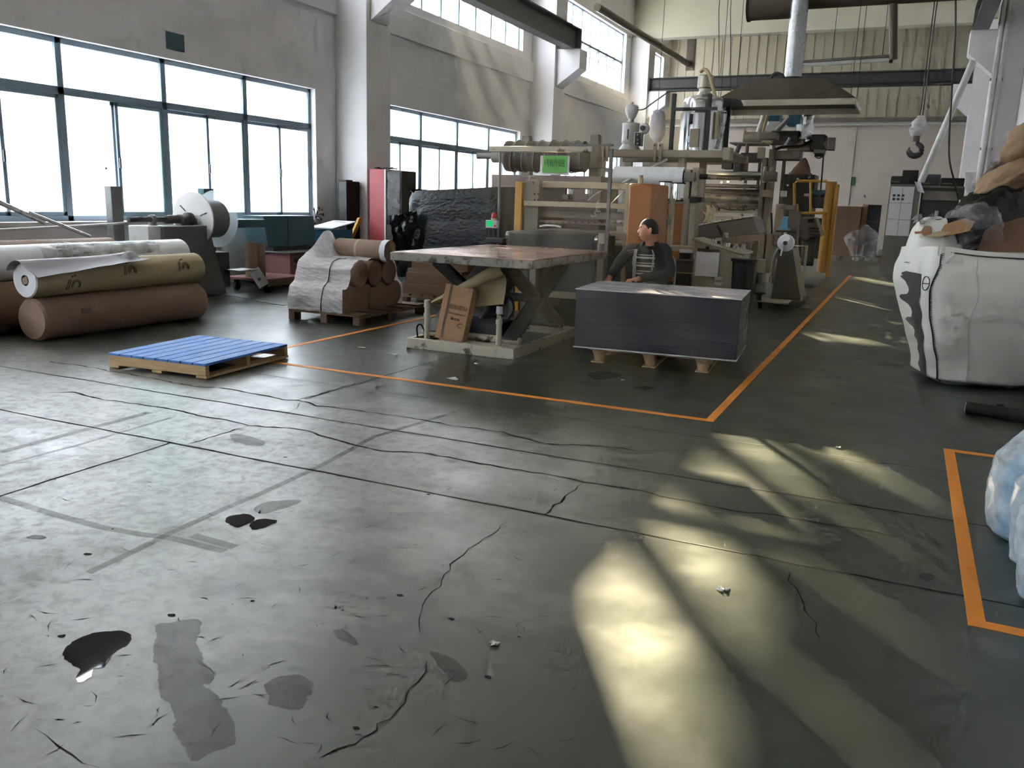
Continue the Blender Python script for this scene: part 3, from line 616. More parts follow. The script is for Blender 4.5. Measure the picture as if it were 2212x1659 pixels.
# ================================================================ LEFT SIDE
def roll(name, label, x, z, y0, y1, r, m, group=None, core=True, endm=None, seed=0):
    t = thing(name, label, 'roll', (x, y0, z - r), 0, group)
    def f(u, v):
        a = u * 2 * math.pi; rr = r * (1 + .012 * nzv((math.cos(a), math.sin(a), v * 3 + seed), 1.3)); return Vector((x + rr * math.cos(a), y0 + (y1 - y0) * v, z + rr * math.sin(a)))
    MB().grid(f, 40, 10, True).build('wrapper', m, t)
    for y_, s in ((y0, -1), (y1, 1)):
        e = MB().lathe((x, y_, z), [(r * .995, 0), (r * .93, s * .012), (.05 if core else 0, s * .006)] if core else [(r * .995, 0), (r * .9, s * .025), (r * .5, s * .015), (0, s * .03)], 40, 'y')
        e.build('end_face', endm or m, t)
        if core: MB().lathe((x, y_, z), [(.05, s * .008), (.04, s * .008), (.04, -s * .45), (0, -s * .45)], 20, 'y').build('core', 'kraft', t)
    return t
rA = roll('kraft_roll', 'dirty brown kraft-wrapped film roll with crumpled ends lying on the floor', -7.43, .205, 5.36, 7.38, .205, 'kraft', core=False, seed=1)
MB().box(-7.234, 5.72, .24, -7.226, 5.82, .29).build('grease_mark', 'kraft_dark', rA)
rB = roll('film_roll', 'film roll in yellowish kraft with printed logos resting on the dirty brown roll', -7.47, .575, 5.34, 7.44, .168, 'kraft_yellow', endm='paper_white', seed=2)
def ring_on_roll(par, y, a0, rx, n=3):
    for k in range(n):
        pts = []
        for i in range(15):
            t = R(-40 + i * 18); ly = (.05 - k * .014) * math.cos(t); la = (.05 - k * .014) * math.sin(t); ang = a0 + la / .168
            pts.append((-7.47 + .1705 * math.cos(ang), y + ly, .575 + .1705 * math.sin(ang)))
        MB().tube(pts, .0035, 5).build('logo', 'print_ink', par)
    for dy in (-.075, -.095):
        MB().tube([(-7.47 + .1705 * math.cos(a0 + o / .168), y + dy + o * .2, .575 + .1705 * math.sin(a0 + o / .168)) for o in (-.04, 0, .04, .06)], .004, 5).build('logo', 'print_ink', par)
    for dy, o in ((-.04, .085), (-.01, .095)): MB().cyl((-7.47 + .166 * math.cos(a0 + o / .168), y + dy, .575 + .166 * math.sin(a0 + o / .168)), (-7.47 + .1715 * math.cos(a0 + o / .168), y + dy, .575 + .1715 * math.sin(a0 + o / .168)), .009, n=8).build('logo', 'print_ink', par)
for y in (6.42, 7.15): ring_on_roll(rB, y, R(12), .1)
ring_on_roll(rB, 5.75, R(-22), .1, 2)
# loose paper flap over the front of the logo roll
fl = thing('paper_flap', 'loose grey paper sheet draped over the logo roll', 'paper', (-7.4, 5.6, .72))
def flap(u, v):
    y = 5.26 + u * (1.22 + .12 * v); a = R(150) - v * R(118); rr = .175 + .012 * math.sin(v * 3)
    if v > .62:
        k = (v - .62) / .38; a0 = R(150) - .62 * R(118); rr0 = .187
        p = Vector((-7.47 + rr0 * math.cos(a0), y, .575 + rr0 * math.sin(a0))); return p + Vector((.20 * k, .03 * k * (1 - u), -.19 * k * (1 - .6 * u) + .05 * k * k)) + Vector((0, 0, .012)) * nzv((u * 5, v * 3, 1))
    return Vector((-7.47 + rr * math.cos(a), y, .575 + rr * math.sin(a))) + Vector((0, 0, .05 * u ** 6 * (1 - v)))
MB().sheet(flap, 30, 24, .004).build('sheet', 'paper_grey', fl)
def corner(u, v): return Vector((-7.42 + .09 * u, 6.38 + .17 * v, .745 + .065 * math.sin(v * 2.4) - .06 * u * u))
MB().sheet(corner, 8, 10, .003).build('folded_corner', 'paper_grey', fl)
roll('film_roll', 'white plastic film roll behind the logo roll', -8.12, .68, 5.0, 7.86, .18, 'film_white', endm='paper_white', seed=3)
roll('kraft_roll', 'kraft roll under the white film roll', -8.05, .25, 5.25, 7.7, .245, 'kraft', endm='paper_grey', seed=4)
roll('kraft_roll', 'short brown roll beside the dirty brown roll, its core facing out', -7.86, .2, 4.4, 5.18, .2, 'kraft', endm='kraft', seed=5)
roll('film_roll', 'beige film roll lying along the window wall', -8.95, .665, 4.2, 7.55, .185, 'kraft', endm='paper_white', seed=6)
roll('kraft_roll', 'lower kraft roll along the window wall', -8.85, .24, 4.2, 7.5, .24, 'kraft', seed=8)
ff = thing('plastic_film', 'crumpled clear plastic film lying over the white film roll', 'plastic film', (-7.9, 6.6, .83))
MB().sheet(lambda u, v: Vector((-8.12 + .19 * math.cos(R(75 - 62 * v)), 5.9 + 1.5 * u, .68 + .188 * math.sin(R(75 - 62 * v)))) + Vector((.02, 0, .02)) * nzv((u * 7, v * 4, 9)), 30, 14, .003).build('film', 'wrap_loose', ff)
# poles and cables leaning above the rolls
pl = thing('steel_pole', 'pair of thin aluminium poles slanting over the rolls by the window', 'pole', (-9.3, 5.6, .9))
MB().cyl(PX(-40, 420, -9.3), PX(95, 480, -9.25), .028, n=10).build('tube', 'galv', pl); MB().cyl(PX(60, 458, -9.25), PX(195, 511, -9.2), .02, n=10).build('tube', 'galv', pl)
pc = tag(MB().tube(smooth_path([PX(-30, 498, -9.5), PX(90, 492, -9.5), PX(240, 484, -9.5), PX(330, 476, -9.5), PX(400, 470, -9.45)]), .016, 8).build('air_hose', 'pipe_white'), 'pale air hose sagging along the wall below the window', 'hose')
for (u0, u1, v, m, lb) in ((239, 263, 402, 'steel_grey', 'grey square steel post standing between the rolls and the window'), (440, 462, 407, 'teal', 'bluish square steel post standing behind the winder')):
    a, c = PX(u0, v, -9.6), PX(u1, v, -9.6); tag(MB().box(-9.72, a.y, 0, -9.6, c.y, a.z).box(-9.76, a.y - .05, 0, -9.56, c.y + .05, .012).build('steel_post', m, None, .006), lb, 'post')
# ---- winder with clear reel
wd = thing('film_winder', 'grey film winder with a big clear plastic reel on its shaft', 'winder', (-8.7, 8.9, 0))
sec = [(PX(362, 490, -8.75)), (PX(462, 490, -8.75)), (PX(500, 640, -8.75)), (PX(350, 650, -8.75))]
MB().prism([Vector((-8.75, 8.22, .98)), Vector((-8.75, 9.02, .98)), Vector((-8.75, 9.32, 0.02)), Vector((-8.75, 8.2, 0.02))], (-.4, 0, 0)).build('body', 'steel_grey', wd, .01)
MB().box(-9.15, 8.02, .55, -8.8, 8.3, .985).build('gear_cover', 'machine_white', wd, .01)
MB().cyl((-9.0, 7.9, 1.06), (-9.0, 9.6, 1.06), .035).build('shaft', 'steel_dark', wd)
for y0 in (8.25, 8.72): MB().box(-9.06, y0, .98, -8.94, y0 + .06, 1.0).cyl((-9.0, y0, 1.06), (-9.0, y0 + .06, 1.06), .065).build('bearing', 'steel_grey', wd, .004)
MB().cyl((-9.0, 8.5, 1.06), (-9.0, 8.78, 1.06), .055).build('collar', 'steel_dark', wd)
ryc = PX(450, 487, -9.0); 
rl_ = MB().cyl((-9.0, 8.98, 1.06), (-9.0, 9.0, 1.06), .37, n=48).build('reel_flange', 'machine_white', wd)
for a in (20, 140, 260):
    ca, sa = math.cos(R(a)), math.sin(R(a)); MB().bar((-9.0 + .16 * ca, 8.977, 1.06 + .16 * sa), (-9.0 + .28 * ca, 8.977, 1.06 + .28 * sa), .006, .02, up=(0, 1, 0)).build('slot', 'black', rl_)
MB().cyl((-9.0, 9.0, 1.06), (-9.0, 9.42, 1.06), .26, n=40).build('wound_film', 'steel_grey', wd)
MB().cyl((-9.0, 9.42, 1.06), (-9.0, 9.428, 1.06), .40, n=56).build('clear_flange', 'reel_clear', wd)
MB().lathe((-9.0, 8.86, 1.06), [(.03, -.03), (.09, 0), (.09, .08), (.05, .12)], 20, 'y').build('hub', 'steel_dark', wd)
MB().box(-9.2, 9.6, .93, -8.95, 10.4, 1.05).build('arm', 'teal', wd, .01)
MB().box(-8.72, 9.25, .35, -8.45, 9.62, .37).bar((-8.5, 9.6, .36), (-8.42, 9.72, .12), .012, .16).build('guide_plate', 'galv', wd, .003)
MB().box(-9.15, 9.02, .1, -8.85, 9.5, .6).build('motor_box', 'steel_dark', wd, .01)
# trolley, upright tube rolls and crates behind it
tr = thing('trolley', 'low wooden trolley on castors beside the winder', 'trolley', (-8.6, 10.2, 0))
MB().box(-9.2, 9.8, .17, -8.45, 10.68, .21).build('deck', 'crate_red', tr, .006); MB().box(-8.47, 9.8, .10, -8.43, 10.68, .17).build('rail', 'old_wood', tr, .004)
for x0, y0 in ((-8.52, 10.58), (-8.52, 9.9), (-9.1, 10.58), (-9.1, 9.9)):
    c = MB().cyl((x0 - .02, y0, .06), (x0 + .02, y0, .06), .06, n=16).build('castor', 'rubber', tr); MB().box(x0 - .03, y0 - .03, .06, x0 + .03, y0 + .03, .17).build('fork', 'steel_dark', c, .004)
for i, (y0, z1, r_) in enumerate(((9.95, .72, .09), (10.13, .69, .085))):
    tag(MB().lathe((-8.85, y0, .212), [(0, 0), (r_, 0), (r_, z1 - .21), (r_ - .015, z1 - .21), (r_ - .015, z1 - .4), (0, z1 - .4)], 28).build('cardboard_tube', 'kraft'), ['taller brown cardboard tube standing on the trolley', 'shorter brown cardboard tube standing on the trolley'][i], 'tube')
cr = thing('crate', 'large faded red-brown crate on the floor under the teal cabinet', 'crate', (-9.0, 11.2, 0))
MB().box(-9.7, 10.75, .04, -8.78, 11.9, .52).build('body', 'crate_red', cr, .008); MB().box(-9.7, 10.7, .52, -8.75, 11.95, .545).build('lid', 'steel_grey', cr, .005); MB().box(-8.78, 10.85, .38, -8.76, 11.0, .45).build('handle_hole_shade', 'black', cr)  # black plate on the crate side paints the shade inside a grip hole
for y0 in (10.8, 11.75): MB().box(-9.65, y0, 0, -8.85, y0 + .1, .04).build('skid', 'old_wood', cr)
tc_ = thing('cabinet', 'teal sheet-metal cabinet with slanted side on the red-brown crate', 'cabinet', (-9.2, 11.2, .545))
MB().prism([Vector((-9.6, 10.72, .6)), Vector((-9.6, 11.92, .6)), Vector((-9.6, 11.88, 1.09)), Vector((-9.6, 10.62, 1.09))], (.42, 0, 0)).build('body', 'teal', tc_, .008)
MB().box(-9.62, 10.75, .545, -9.1, 11.9, .6).build('plinth', 'steel_dark', tc_, .004); MB().box(-9.6, 11.2, .6, -9.176, 11.21, 1.09).build('door_seam', 'steel_dark', tc_)
bl = thing('tool_case', 'open blue plastic case with a pale lid leaning beside the teal cabinet', 'case', (-9.2, 12.4, 0))
MB().box(-9.5, 12.15, .55, -9.0, 12.75, .85).build('body', 'teal_blue', bl, .01); MB().bar((-9.2, 12.1, .88), (-9.2, 12.8, .99), .5, .02).build('lid', 'film_white', bl, .004)
MB().box(-9.55, 12.1, 0, -8.95, 12.85, .55).build('stand', 'steel_dark', bl, .01)
# boards and tall cabinet by the first column
tag(MB().box(-9.62, 13.2, 0, -9.45, 13.62, 1.70).box(-9.62, 13.2, 1.70, -9.45, 13.4, 1.725).build('black_board', 'black', None, .006), 'tall black board leaning against the first column', 'board')
tag(MB().prism([Vector((-9.3, 13.0, .62)), Vector((-9.3, 13.1, .62)), Vector((-9.25, 13.35, 1.05)), Vector((-9.25, 13.25, 1.05))], (.05, 0, 0)).box(-9.32, 12.95, 0, -9.24, 13.1, .63).build('yellow_board', 'yellow_paint', None, .004), 'yellow board leaning before the tall black board', 'board')
cb_ = thing('display_cabinet', 'tall cabinet with red side panel and dark glazed door by the first column', 'cabinet', (-9.1, 14.0, 0))
yc_ = 13.45; a, c = PY(798, 365, yc_), PY(868, 365, yc_); s_ = PY(831, 365, yc_).x
MB().box(a.x, yc_, 0, s_, yc_ + .5, a.z).build('red_panel', 'cabinet_red', cb_, .006); MB().box(s_, yc_ - .02, 0, s_ + .035, yc_ + .5, a.z).build('edge_strip', 'machine_white', cb_, .004)
MB().box(s_ + .035, yc_, 0, c.x, yc_ + .5, a.z - .02).build('body', 'steel_dark', cb_, .006); MB().box(s_ + .06, yc_ - .012, .95, c.x - .03, yc_, a.z - .06).build('door_glass', 'black_gloss', cb_, .004)
MB().box(s_ + .05, yc_ - .012, .1, c.x - .02, yc_, .9).build('lower_door', 'steel_dark', cb_, .006)
for i, (u, v) in enumerate(((812, 358), (830, 352))): MB().sheet(lambda p, q: Vector((PY(u, v, yc_).x - .1 + .2 * p, yc_ + .1 + .2 * q, a.z + .01 + .06 * abs(nzv((p * 3, q * 3, i * 7))))), 8, 8, .003).build('rag', 'black', cb_)
plt = thing('crumpled_plant', 'dark dried plant on the window sill end', 'plant', (-9.95, 12.95, 1.0))
for i in range(9):
    b0 = Vector((-9.93, 12.9, 1.0)); e_ = b0 + Vector((random.uniform(0, .1), random.uniform(-.12, .25), random.uniform(-.12, .2)))
    MB().tube(smooth_path([b0, (b0 + e_) / 2 + Vector((0, 0, .05)), e_]), [.008] * 8 + [.004], 5).build('stem', 'leaf_dark', plt)
    MB().lathe(e_, [(0, -.03), (.02, 0), (0, .04)], 6).build('leaf', 'leaf_dark', plt)
vt = tag(MB().box(XL, 9.63, 3.43, XL + .012, 9.97, 3.67).build('notice_plate', 'teal', None, .002), 'small dark green plate on the wall above the big window', 'plate')
# ---- pallet of wrapped rolls
pw = thing('pallet', 'wooden pallet under the clear-wrapped kraft rolls', 'pallet', (-6.0, 8.8, 0))
px0, px1, py0, py1 = -6.52, -5.52, 7.93, 9.4
for i in range(5): MB().box(px0, py0 + i * .315, .10, px1, py0 + i * .315 + .21, .125).build('deck_board', 'old_wood', pw, .003)
for x0 in (px0, px0 + .46, px1 - .09): MB().box(x0, py0, .08, x0 + .09, py1, .10).build('stringer', 'old_wood', pw, .003)
for x0 in (px0, px0 + .46, px1 - .09):
    for y0 in (py0, py0 + .6, py1 - .12): MB().box(x0, y0, 0, x0 + .09, y0 + .12, .08).build('block', 'old_wood', pw, .004)
def proll(label, y, z, r, x0, x1, m, seed):
    t = thing('kraft_roll', label, 'roll', (x0, y, z - r))
    MB().grid(lambda u, v: Vector((x0 + (x1 - x0) * v, y + r * (1 + .008 * nzv((u * 9, v * 3, seed))) * math.cos(u * 2 * math.pi), z + r * math.sin(u * 2 * math.pi))), 36, 6, True).build('wrapper', m, t)
    for x_, s in ((x0, -1), (x1, 1)): MB().lathe((x_, y, z), [(r, 0), (r * .9, s * .010), (.04, s * .006), (.04, -s * .05), (0, -s * .05)], 36, 'x').build('end_face', 'kraft', t)
    return t
for i_, (y_, lab) in enumerate(((8.11, 'kraft roll in the bottom layer of the wrapped pallet, nearest the blue pallet'), (8.42, 'second kraft roll of the bottom layer of the wrapped pallet'), (8.73, 'third kraft roll of the bottom layer of the wrapped pallet'), (9.04, 'kraft roll in the bottom layer of the wrapped pallet, nearest the flat cartons'))): proll(lab, y_, .278, .152, -6.5, -5.76, 'kraft', i_)
for i_, (y_, lab) in enumerate(((8.27, 'kraft roll of the upper layer on the blue pallet side'), (8.58, 'middle kraft roll of the upper layer on the wrapped pallet'), (8.89, 'kraft roll of the upper layer on the flat carton side'))): proll(lab, y_, .545, .152, -6.48, -5.74, 'kraft', i_ + 7)
tp = thing('kraft_roll', 'single short brown roll lying unwrapped on top of the wrapped pallet', 'roll', (-5.95, 8.74, .70))
a, c = PY(722, 546, 8.63), PY(832, 556, 8.63); r_ = .128; zc0 = .802
MB().cyl((a.x, 8.735, zc0), (c.x, 8.735, zc0), r_, n=36).build('wrapper', 'kraft', tp); MB().lathe((c.x, 8.735, zc0), [(r_, 0), (r_ * .9, .006), (.04, .004), (.04, -.05), (0, -.05)], 32, 'x').build('end_face', 'kraft', tp); MB().cyl((a.x + .30, 8.735, zc0), (a.x + .33, 8.735, zc0), r_ + .0015, n=36).build('tape_band', 'kraft_yellow', tp)
MB().sheet(lambda u, v: Vector((c.x - .07 + .075 * u, 8.735 + (r_ + .005) * math.cos(.4 + v * 4.2), zc0 + (r_ + .005) * math.sin(.4 + v * 4.2))) + Vector((.018, .006, .006)) * nzv((u * 6, v * 9, 3)), 6, 30, .003).build('end_wrap', 'paper_white', tp)
wr_ = thing('stretch_wrap', 'crinkled clear stretch film wrapped round the stacked kraft rolls', 'plastic wrap', (-6.1, 8.6, .125))
prof = [(7.93, .0), (7.93, .15), (7.97, .25), (8.06, .32), (8.09, .40), (8.10, .48), (8.16, .55), (8.27, .585), (8.42, .58), (8.52, .60), (8.70, .60), (8.88, .60), (9.0, .57), (9.07, .46), (9.10, .33), (9.2, .25), (9.22, .12), (9.2, .0)]
def wrapf(u, v):
    k = u * (len(prof) - 1); i = min(int(k), len(prof) - 2); t = k - i; y = prof[i][0] * (1 - t) + prof[i + 1][0] * t; z = prof[i][1] * (1 - t) + prof[i + 1][1] * t
    rid = max(0, 1 - v * 3.2) ** 1.3 * math.exp(-((y - 8.62) / .26) ** 2); z += .30 * rid
    return Vector((-6.53 + .78 * v + .10 * rid, y - .03 * rid, .128 + z)) + Vector((0, .007, .007)) * nzv((u * 70 + v * 9, v * 3.5, 2)) + Vector((.014 * nzv((u * 12, v * 6, 0)), .012 * nzv((u * 16, v * 3, 4)), .012 * nzv((u * 18, v * 3, 8))))
MB().grid(wrapf, 230, 44).build('film', 'wrap_clear', wr_, fix=False)
MB().grid(lambda u, v: wrapf(u, 0) + (Vector((-6.55, 8.6, .40)) - wrapf(u, 0)) * v * .95, 90, 10).build('film_end', 'wrap_clear', wr_, fix=False)
for y_, z_ in ((8.15, .27), (8.7, .25)): MB().sheet(lambda u, v: Vector((-5.745 + .012 * nzv((u * 8, v * 4, y_)), y_ - .22 + .5 * u, .13 + z_ * v)), 12, 6, .002).build('end_skirt', 'kraft', wr_)
MB().tube([wrapf(t_ / 40, .62) + Vector((0, -.003, .002)) for t_ in range(0, 20)], .006, 5).build('strap', 'black', wr_)
# ---- pallet with flat cartons behind it
pf = thing('pallet', 'old wooden pallet carrying flat cartons beside the black wrapped stack', 'pallet', (-5.8, 10.6, 0))
qx0, qx1, qy0, qy1 = -6.35, -5.25, 10.1, 11.1
for i in range(6): MB().box(qx0 + i * .19, qy0, .11, qx0 + i * .19 + .15, qy1, .135).build('deck_board', 'old_wood', pf, .003)
for y0 in (qy0, qy0 + .45, qy1 - .1):
    MB().box(qx0, y0, .09, qx1, y0 + .1, .11).build('stringer', 'old_wood', pf, .003); MB().box(qx0, y0, 0, qx1, y0 + .1, .02).build('runner', 'old_wood', pf, .003)
    for x0 in (qx0, qx0 + .5, qx1 - .12): MB().box(x0, y0, .02, x0 + .12, y0 + .1, .09).build('block', 'old_wood', pf, .003)
zz = .135
for i, (h_, m_, ang, inset) in enumerate(((.14, 'cardboard_brown', 0, 0), (.16, 'cardboard_brown', 3, .03), (.05, 'old_wood', -4, .05), (.09, 'cardboard_brown', 6, .08), (.012, 'paper_white', 14, .1), (.07, 'cardboard_brown', -6, .12))):
    t = thing('flat_carton', ['lowest flat brown carton on the old pallet', 'thicker brown carton, second in the flat pile', 'thin grey-brown board in the flat carton pile', 'brown carton above the thin board', 'white sheet sticking out of the flat carton pile', 'topmost flat brown carton of the pile'][i], 'carton', (-5.82, 10.55, zz), R(ang))
    MB().box(-.5 + inset, -.42 + inset, 0, .5 - inset + (.12 if i == 4 else 0), .42 - inset, h_).build('box', m_, t, .005, local=True); MB().box(-.5 + inset, -.003, h_ - .001, .5 - inset, .003, h_ + .001).build('seam', 'kraft_dark', t, local=True); zz += h_
# ---- black wrapped stack
bk = thing('wrapped_stack', 'large load shrouded in shiny black stretch film beside the window', 'wrapped load', (-7.0, 12.2, 0))
bq0, bq1 = PY(880, 425, 11.6).x, PY(1092, 415, 11.6).x; bzt = PY(980, 408, 11.6).z
def blk(u, v):
    a = u * 2 * math.pi; ca, sa = math.cos(a), math.sin(a); e = .22
    sx = math.copysign(abs(ca) ** e, ca); sy = math.copysign(abs(sa) ** e, sa)
    hx, hy = (bq1 - bq0) / 2, .52; z = v * bzt; tpr = 1.06 - .06 * v if v < .93 else 1 - (v - .93) * .6
    bul = 1 + .03 * math.sin(v * 7 + a * 2)
    p = Vector(((bq0 + bq1) / 2 + sx * hx * tpr * bul, 12.1 + sy * hy * tpr, z + (.05 * sx if v > .9 else 0)))
    return p + Vector((nzv(p, 6), nzv(p + Vector((7, 0, 0)), 6), .3 * nzv(p, 5))) * .016
MB().grid(blk, 90, 44, True).build('film', 'wrap_black', bk)
MB().sheet(lambda u, v: Vector((bq0 + .03 + (bq1 - bq0 - .06) * u, 11.62 + .96 * v, bzt - .02 + .03 * nzv((u * 6, v * 4, 0)) - .03 * (abs(u - .5) * 2) ** 6)), 24, 14, .004).build('top_film', 'wrap_black', bk)
MB().sheet(lambda u, v: Vector((bq0 - .22 + .5 * u, 11.42 + .2 * v, 1.15 - .5 * u * v - .75 * v + .1 * u)) + Vector((.05, .06, .05)) * nzv((u * 6, v * 6, 5)), 20, 20, .003).build('loose_film', 'wrap_black', bk)
# ================================================================ MACHINERY (sheet line, near to far)
def T(name, label, cat, u, v, y): 
    q = PY(u, v, y); return thing(name, label, cat, (q.x, y, 0))
# ---- sheet shear
ys = 10.4
sh_ = T('sheet_shear', 'beige guillotine sheet shear with yellow and orange guard columns behind the lift table', 'shear', 1240, 560, ys)
def zcol(name, u0, u1, vt, y, dep, m, bev=.006, par=sh_, z0=0.0):
    a, c = PY(u0, vt, y), PY(u1, vt, y); return MB().box(a.x, y, z0, c.x, y + dep, a.z).build(name, m, par, bev)
zcol('yellow_guard', 1113, 1128, 392, ys - .05, .5, 'yellow_paint'); 
a, c = PY(1129, 388, ys), PY(1165, 388, ys); zt_ = a.z
arc = [Vector((c.x, ys, 0)), Vector((c.x, ys, zt_))] + [Vector((a.x + .1 - .1 * math.sin(R(i * 15)), ys, zt_ - .1 + .1 * math.cos(R(i * 15)))) for i in range(7)] + [Vector((a.x, ys, 0))]
sp_ = MB().prism(arc, (0, .9, 0)).build('side_frame', 'machine_grey', sh_, .006)
for u, v in ((1155, 419), (1163, 419), (1155, 432), (1163, 432), (1152, 395)):
    q = PY(u, v, ys); MB().cyl((q.x, ys - .004, q.z), (q.x, ys + .004, q.z), .012, n=10).build('bolt_hole_shade', 'black', sp_)  # black discs paint the dark inside the holes of the frame
pbox('upper_beam', sh_, 1163, 391, 1362, 410, ys + .1, .3, 'machine_beige', .008); pbox('lower_beam', sh_, 1131, 433, 1352, 452, ys - .03, .25, 'machine_beige', .008)
pbox('blade_panel', sh_, 1152, 452, 1352, 476, ys + .12, .1, 'machine_grey'); bb_ = pbox('blade_bar', sh_, 1152, 474, 1352, 489, ys + .05, .1, 'machine_mauve')
for i in range(14):
    q = PY(1160 + i * 14, 481, ys + .05); MB().cyl((q.x, ys + .044, q.z), (q.x, ys + .06, q.z), .009, n=8).build('bolt', 'black', bb_)
pbox('bed', sh_, 1150, 494, 1352, 520, ys - .12, .7, 'machine_mauve', .01); pbox('lower_body', sh_, 1135, 520, 1355, 640, ys + .1, .6, 'steel_dark')
oc = zcol('orange_column', 1358, 1412, 396, ys - .15, .75, 'orange_paint', .03); zcol('column_edge', 1352, 1360, 396, ys - .1, .7, 'machine_beige')
q = PY(1379, 396, ys); MB().lathe((q.x, ys + .1, q.z), [(.035, 0), (.035, .06), (.025, .065), (.025, .09), (.03, .1), (0, .1)], 14).build('pressure_gauge', 'machine_beige', sh_)
for u in (1227, 1268):
    pcz('cylinder', sh_, u, 408, 419, 8, ys + .3, 'chrome'); pcz('rod', sh_, u + 4, 419, 433, 2.5, ys + .3, 'machine_beige'); pbox('valve_block', sh_, u - 12, 421, u + 1, 431, ys + .25, .08, 'machine_grey')
ptube('hook_wire', sh_, [(1294, 434), (1289, 440), (1289, 455), (1298, 457), (1284, 458), (1288, 465), (1280, 468), (1277, 464)], ys - .1, .006, 'pipe_white')
ptube('air_line', sh_, [(1270, 433), (1285, 420), (1300, 412)], ys + .2, .008, 'machine_white'); ptube('air_line', sh_, [(1320, 440), (1340, 420), (1352, 408)], ys + .2, .007, 'machine_white')
ptube('plastic_scrap', sh_, [(1166, 489), (1180, 487), (1200, 488), (1212, 491)], ys - .12, .012, 'film_white')
# out-feed conveyor right behind the lift table
yo = 9.55
oc_ = T('outfeed_conveyor', 'dark grey out-feed conveyor between the lift table and the shear', 'conveyor', 1190, 540, yo)
a, c = PY(1096, 498, yo), PY(1285, 507, yo); zb_ = a.z
MB().box(a.x, yo, zb_ - .22, c.x, yo + .62, zb_).build('belt_bed', 'steel_dark', oc_, .03)
for x0 in (a.x, c.x):
    MB().cyl((x0 - .03, yo + .06, zb_ - .06), (x0 + .03, yo + .06, zb_ - .06), .05).build('roller_end', 'stainless', oc_); MB().box(x0 - .02, yo + .02, zb_ - .28, x0 + .06, yo + .6, zb_ - .02).build('side_plate', 'black', oc_, .01)
for x0 in (a.x + .05, c.x - .05):
    for y0 in (yo + .08, yo + .52): MB().box(x0 - .03, y0 - .03, 0, x0 + .03, y0 + .03, zb_ - .2).build('leg', 'steel_grey', oc_, .004)
MB().box(a.x + .1, yo + .1, .3, c.x - .1, yo + .5, .34).build('shelf', 'machine_beige', oc_, .004)
zb2 = MB().box(c.x + .05, yo - .02, .1, c.x + .13, yo + .05, zb_ + .02).build('guide_post', 'machine_beige', oc_, .006); MB().cyl((c.x + .1, yo - .04, .82), (c.x + .1, yo - .04, .99), .04, .05).build('cloth_wrap', 'machine_grey', oc_)
# ---- tall grey cabinet with a wrapped roll on top
yk = 13.0
kb = T('control_cabinet', 'broad mauve-grey cabinet behind the shear carrying the dark wrapped roll', 'cabinet', 1150, 560, yk)
a, c = PY(1062, 374, yk), PY(1300, 374, yk); MB().box(a.x, yk, 0, c.x, yk + .9, a.z - .02).build('body', 'machine_mauve', kb, .01)
MB().box(a.x + .02, yk - .01, .1, PY(1165, 374, yk).x, yk, a.z - .08).build('door', 'machine_mauve', kb, .006); q = PY(1145, 385, yk); MB().box(q.x - .015, yk - .03, q.z - .06, q.x + .015, yk - .01, q.z + .03).build('handle', 'machine_beige', kb, .004)
pbox('side_case', kb, 1093, 450, 1112, 560, yk - .3, .3, 'machine_beige')
wr2 = thing('wrapped_roll', 'long dark roll wrapped in dusty black film and tied with tape bands', 'roll', (PY(1155, 370, yk).x, yk + .45, a.z))
a, c = PY(1072, 334, yk), PY(1243, 334, yk); rr_ = (PY(1150, 302, yk).z - PY(1150, 370, yk).z) / 2; zc_ = a.z
MB().grid(lambda u, v: Vector((a.x + (c.x - a.x) * v, yk + .45 + rr_ * math.cos(u * 6.2832) * (1 + .05 * nzv((u * 8, v * 9, 1)) + .03 * math.sin(v * 44)), zc_ + rr_ * math.sin(u * 6.2832) * (1 + .05 * nzv((u * 8 + 3, v * 9, 1)) + .03 * math.sin(v * 44)))), 40, 44, True).build('film', 'roll_black', wr2)
for x_, s in ((a.x, -1), (c.x, 1)): MB().lathe((x_, yk + .45, zc_), [(rr_, 0), (rr_ * .8, s * .02), (0, s * .01)], 32, 'x').build('end_face', 'roll_black', wr2)
for i in range(6):
    x_ = a.x + (c.x - a.x) * (.12 + i * .15); MB().tube([(x_ + .05 * math.sin(R(t)), yk + .45 + (rr_ * 1.045) * math.cos(R(t)), zc_ + rr_ * 1.045 * math.sin(R(t))) for t in range(0, 361, 15)], .012, 6).build('tape_band', 'machine_grey', wr2)
MB().cyl((PY(1005, 334, yk).x, yk + .45, zc_), (a.x, yk + .45, zc_), .05).cyl((PY(1040, 334, yk).x, yk + .45, zc_), (a.x, yk + .45, zc_), .11).build('shaft', 'steel_grey', wr2)
for u0, v0, rl in ((1110, 288, 9), (1262, 285, 10)):
    p_ = PY(u0, v0, yk + .45); t = thing('steel_bracket', 'grey tapered steel bracket holding the %s end of the dark wrapped roll' % ('window' if u0 < 1200 else 'aisle'), 'bracket', (p_.x, yk + 1.0, 0))
    MB().prism([Vector((p_.x - .14, yk + .95, p_.z - .55)), Vector((p_.x + .14, yk + .95, p_.z - .55)), Vector((p_.x + .07, yk + .95, p_.z)), Vector((p_.x - .07, yk + .95, p_.z))], (0, .12, 0)).build('horn', 'machine_grey', t, .01); MB().box(p_.x - .08, yk + .98, 0, p_.x + .08, yk + 1.12, p_.z - .5).build('post', 'machine_grey', t)
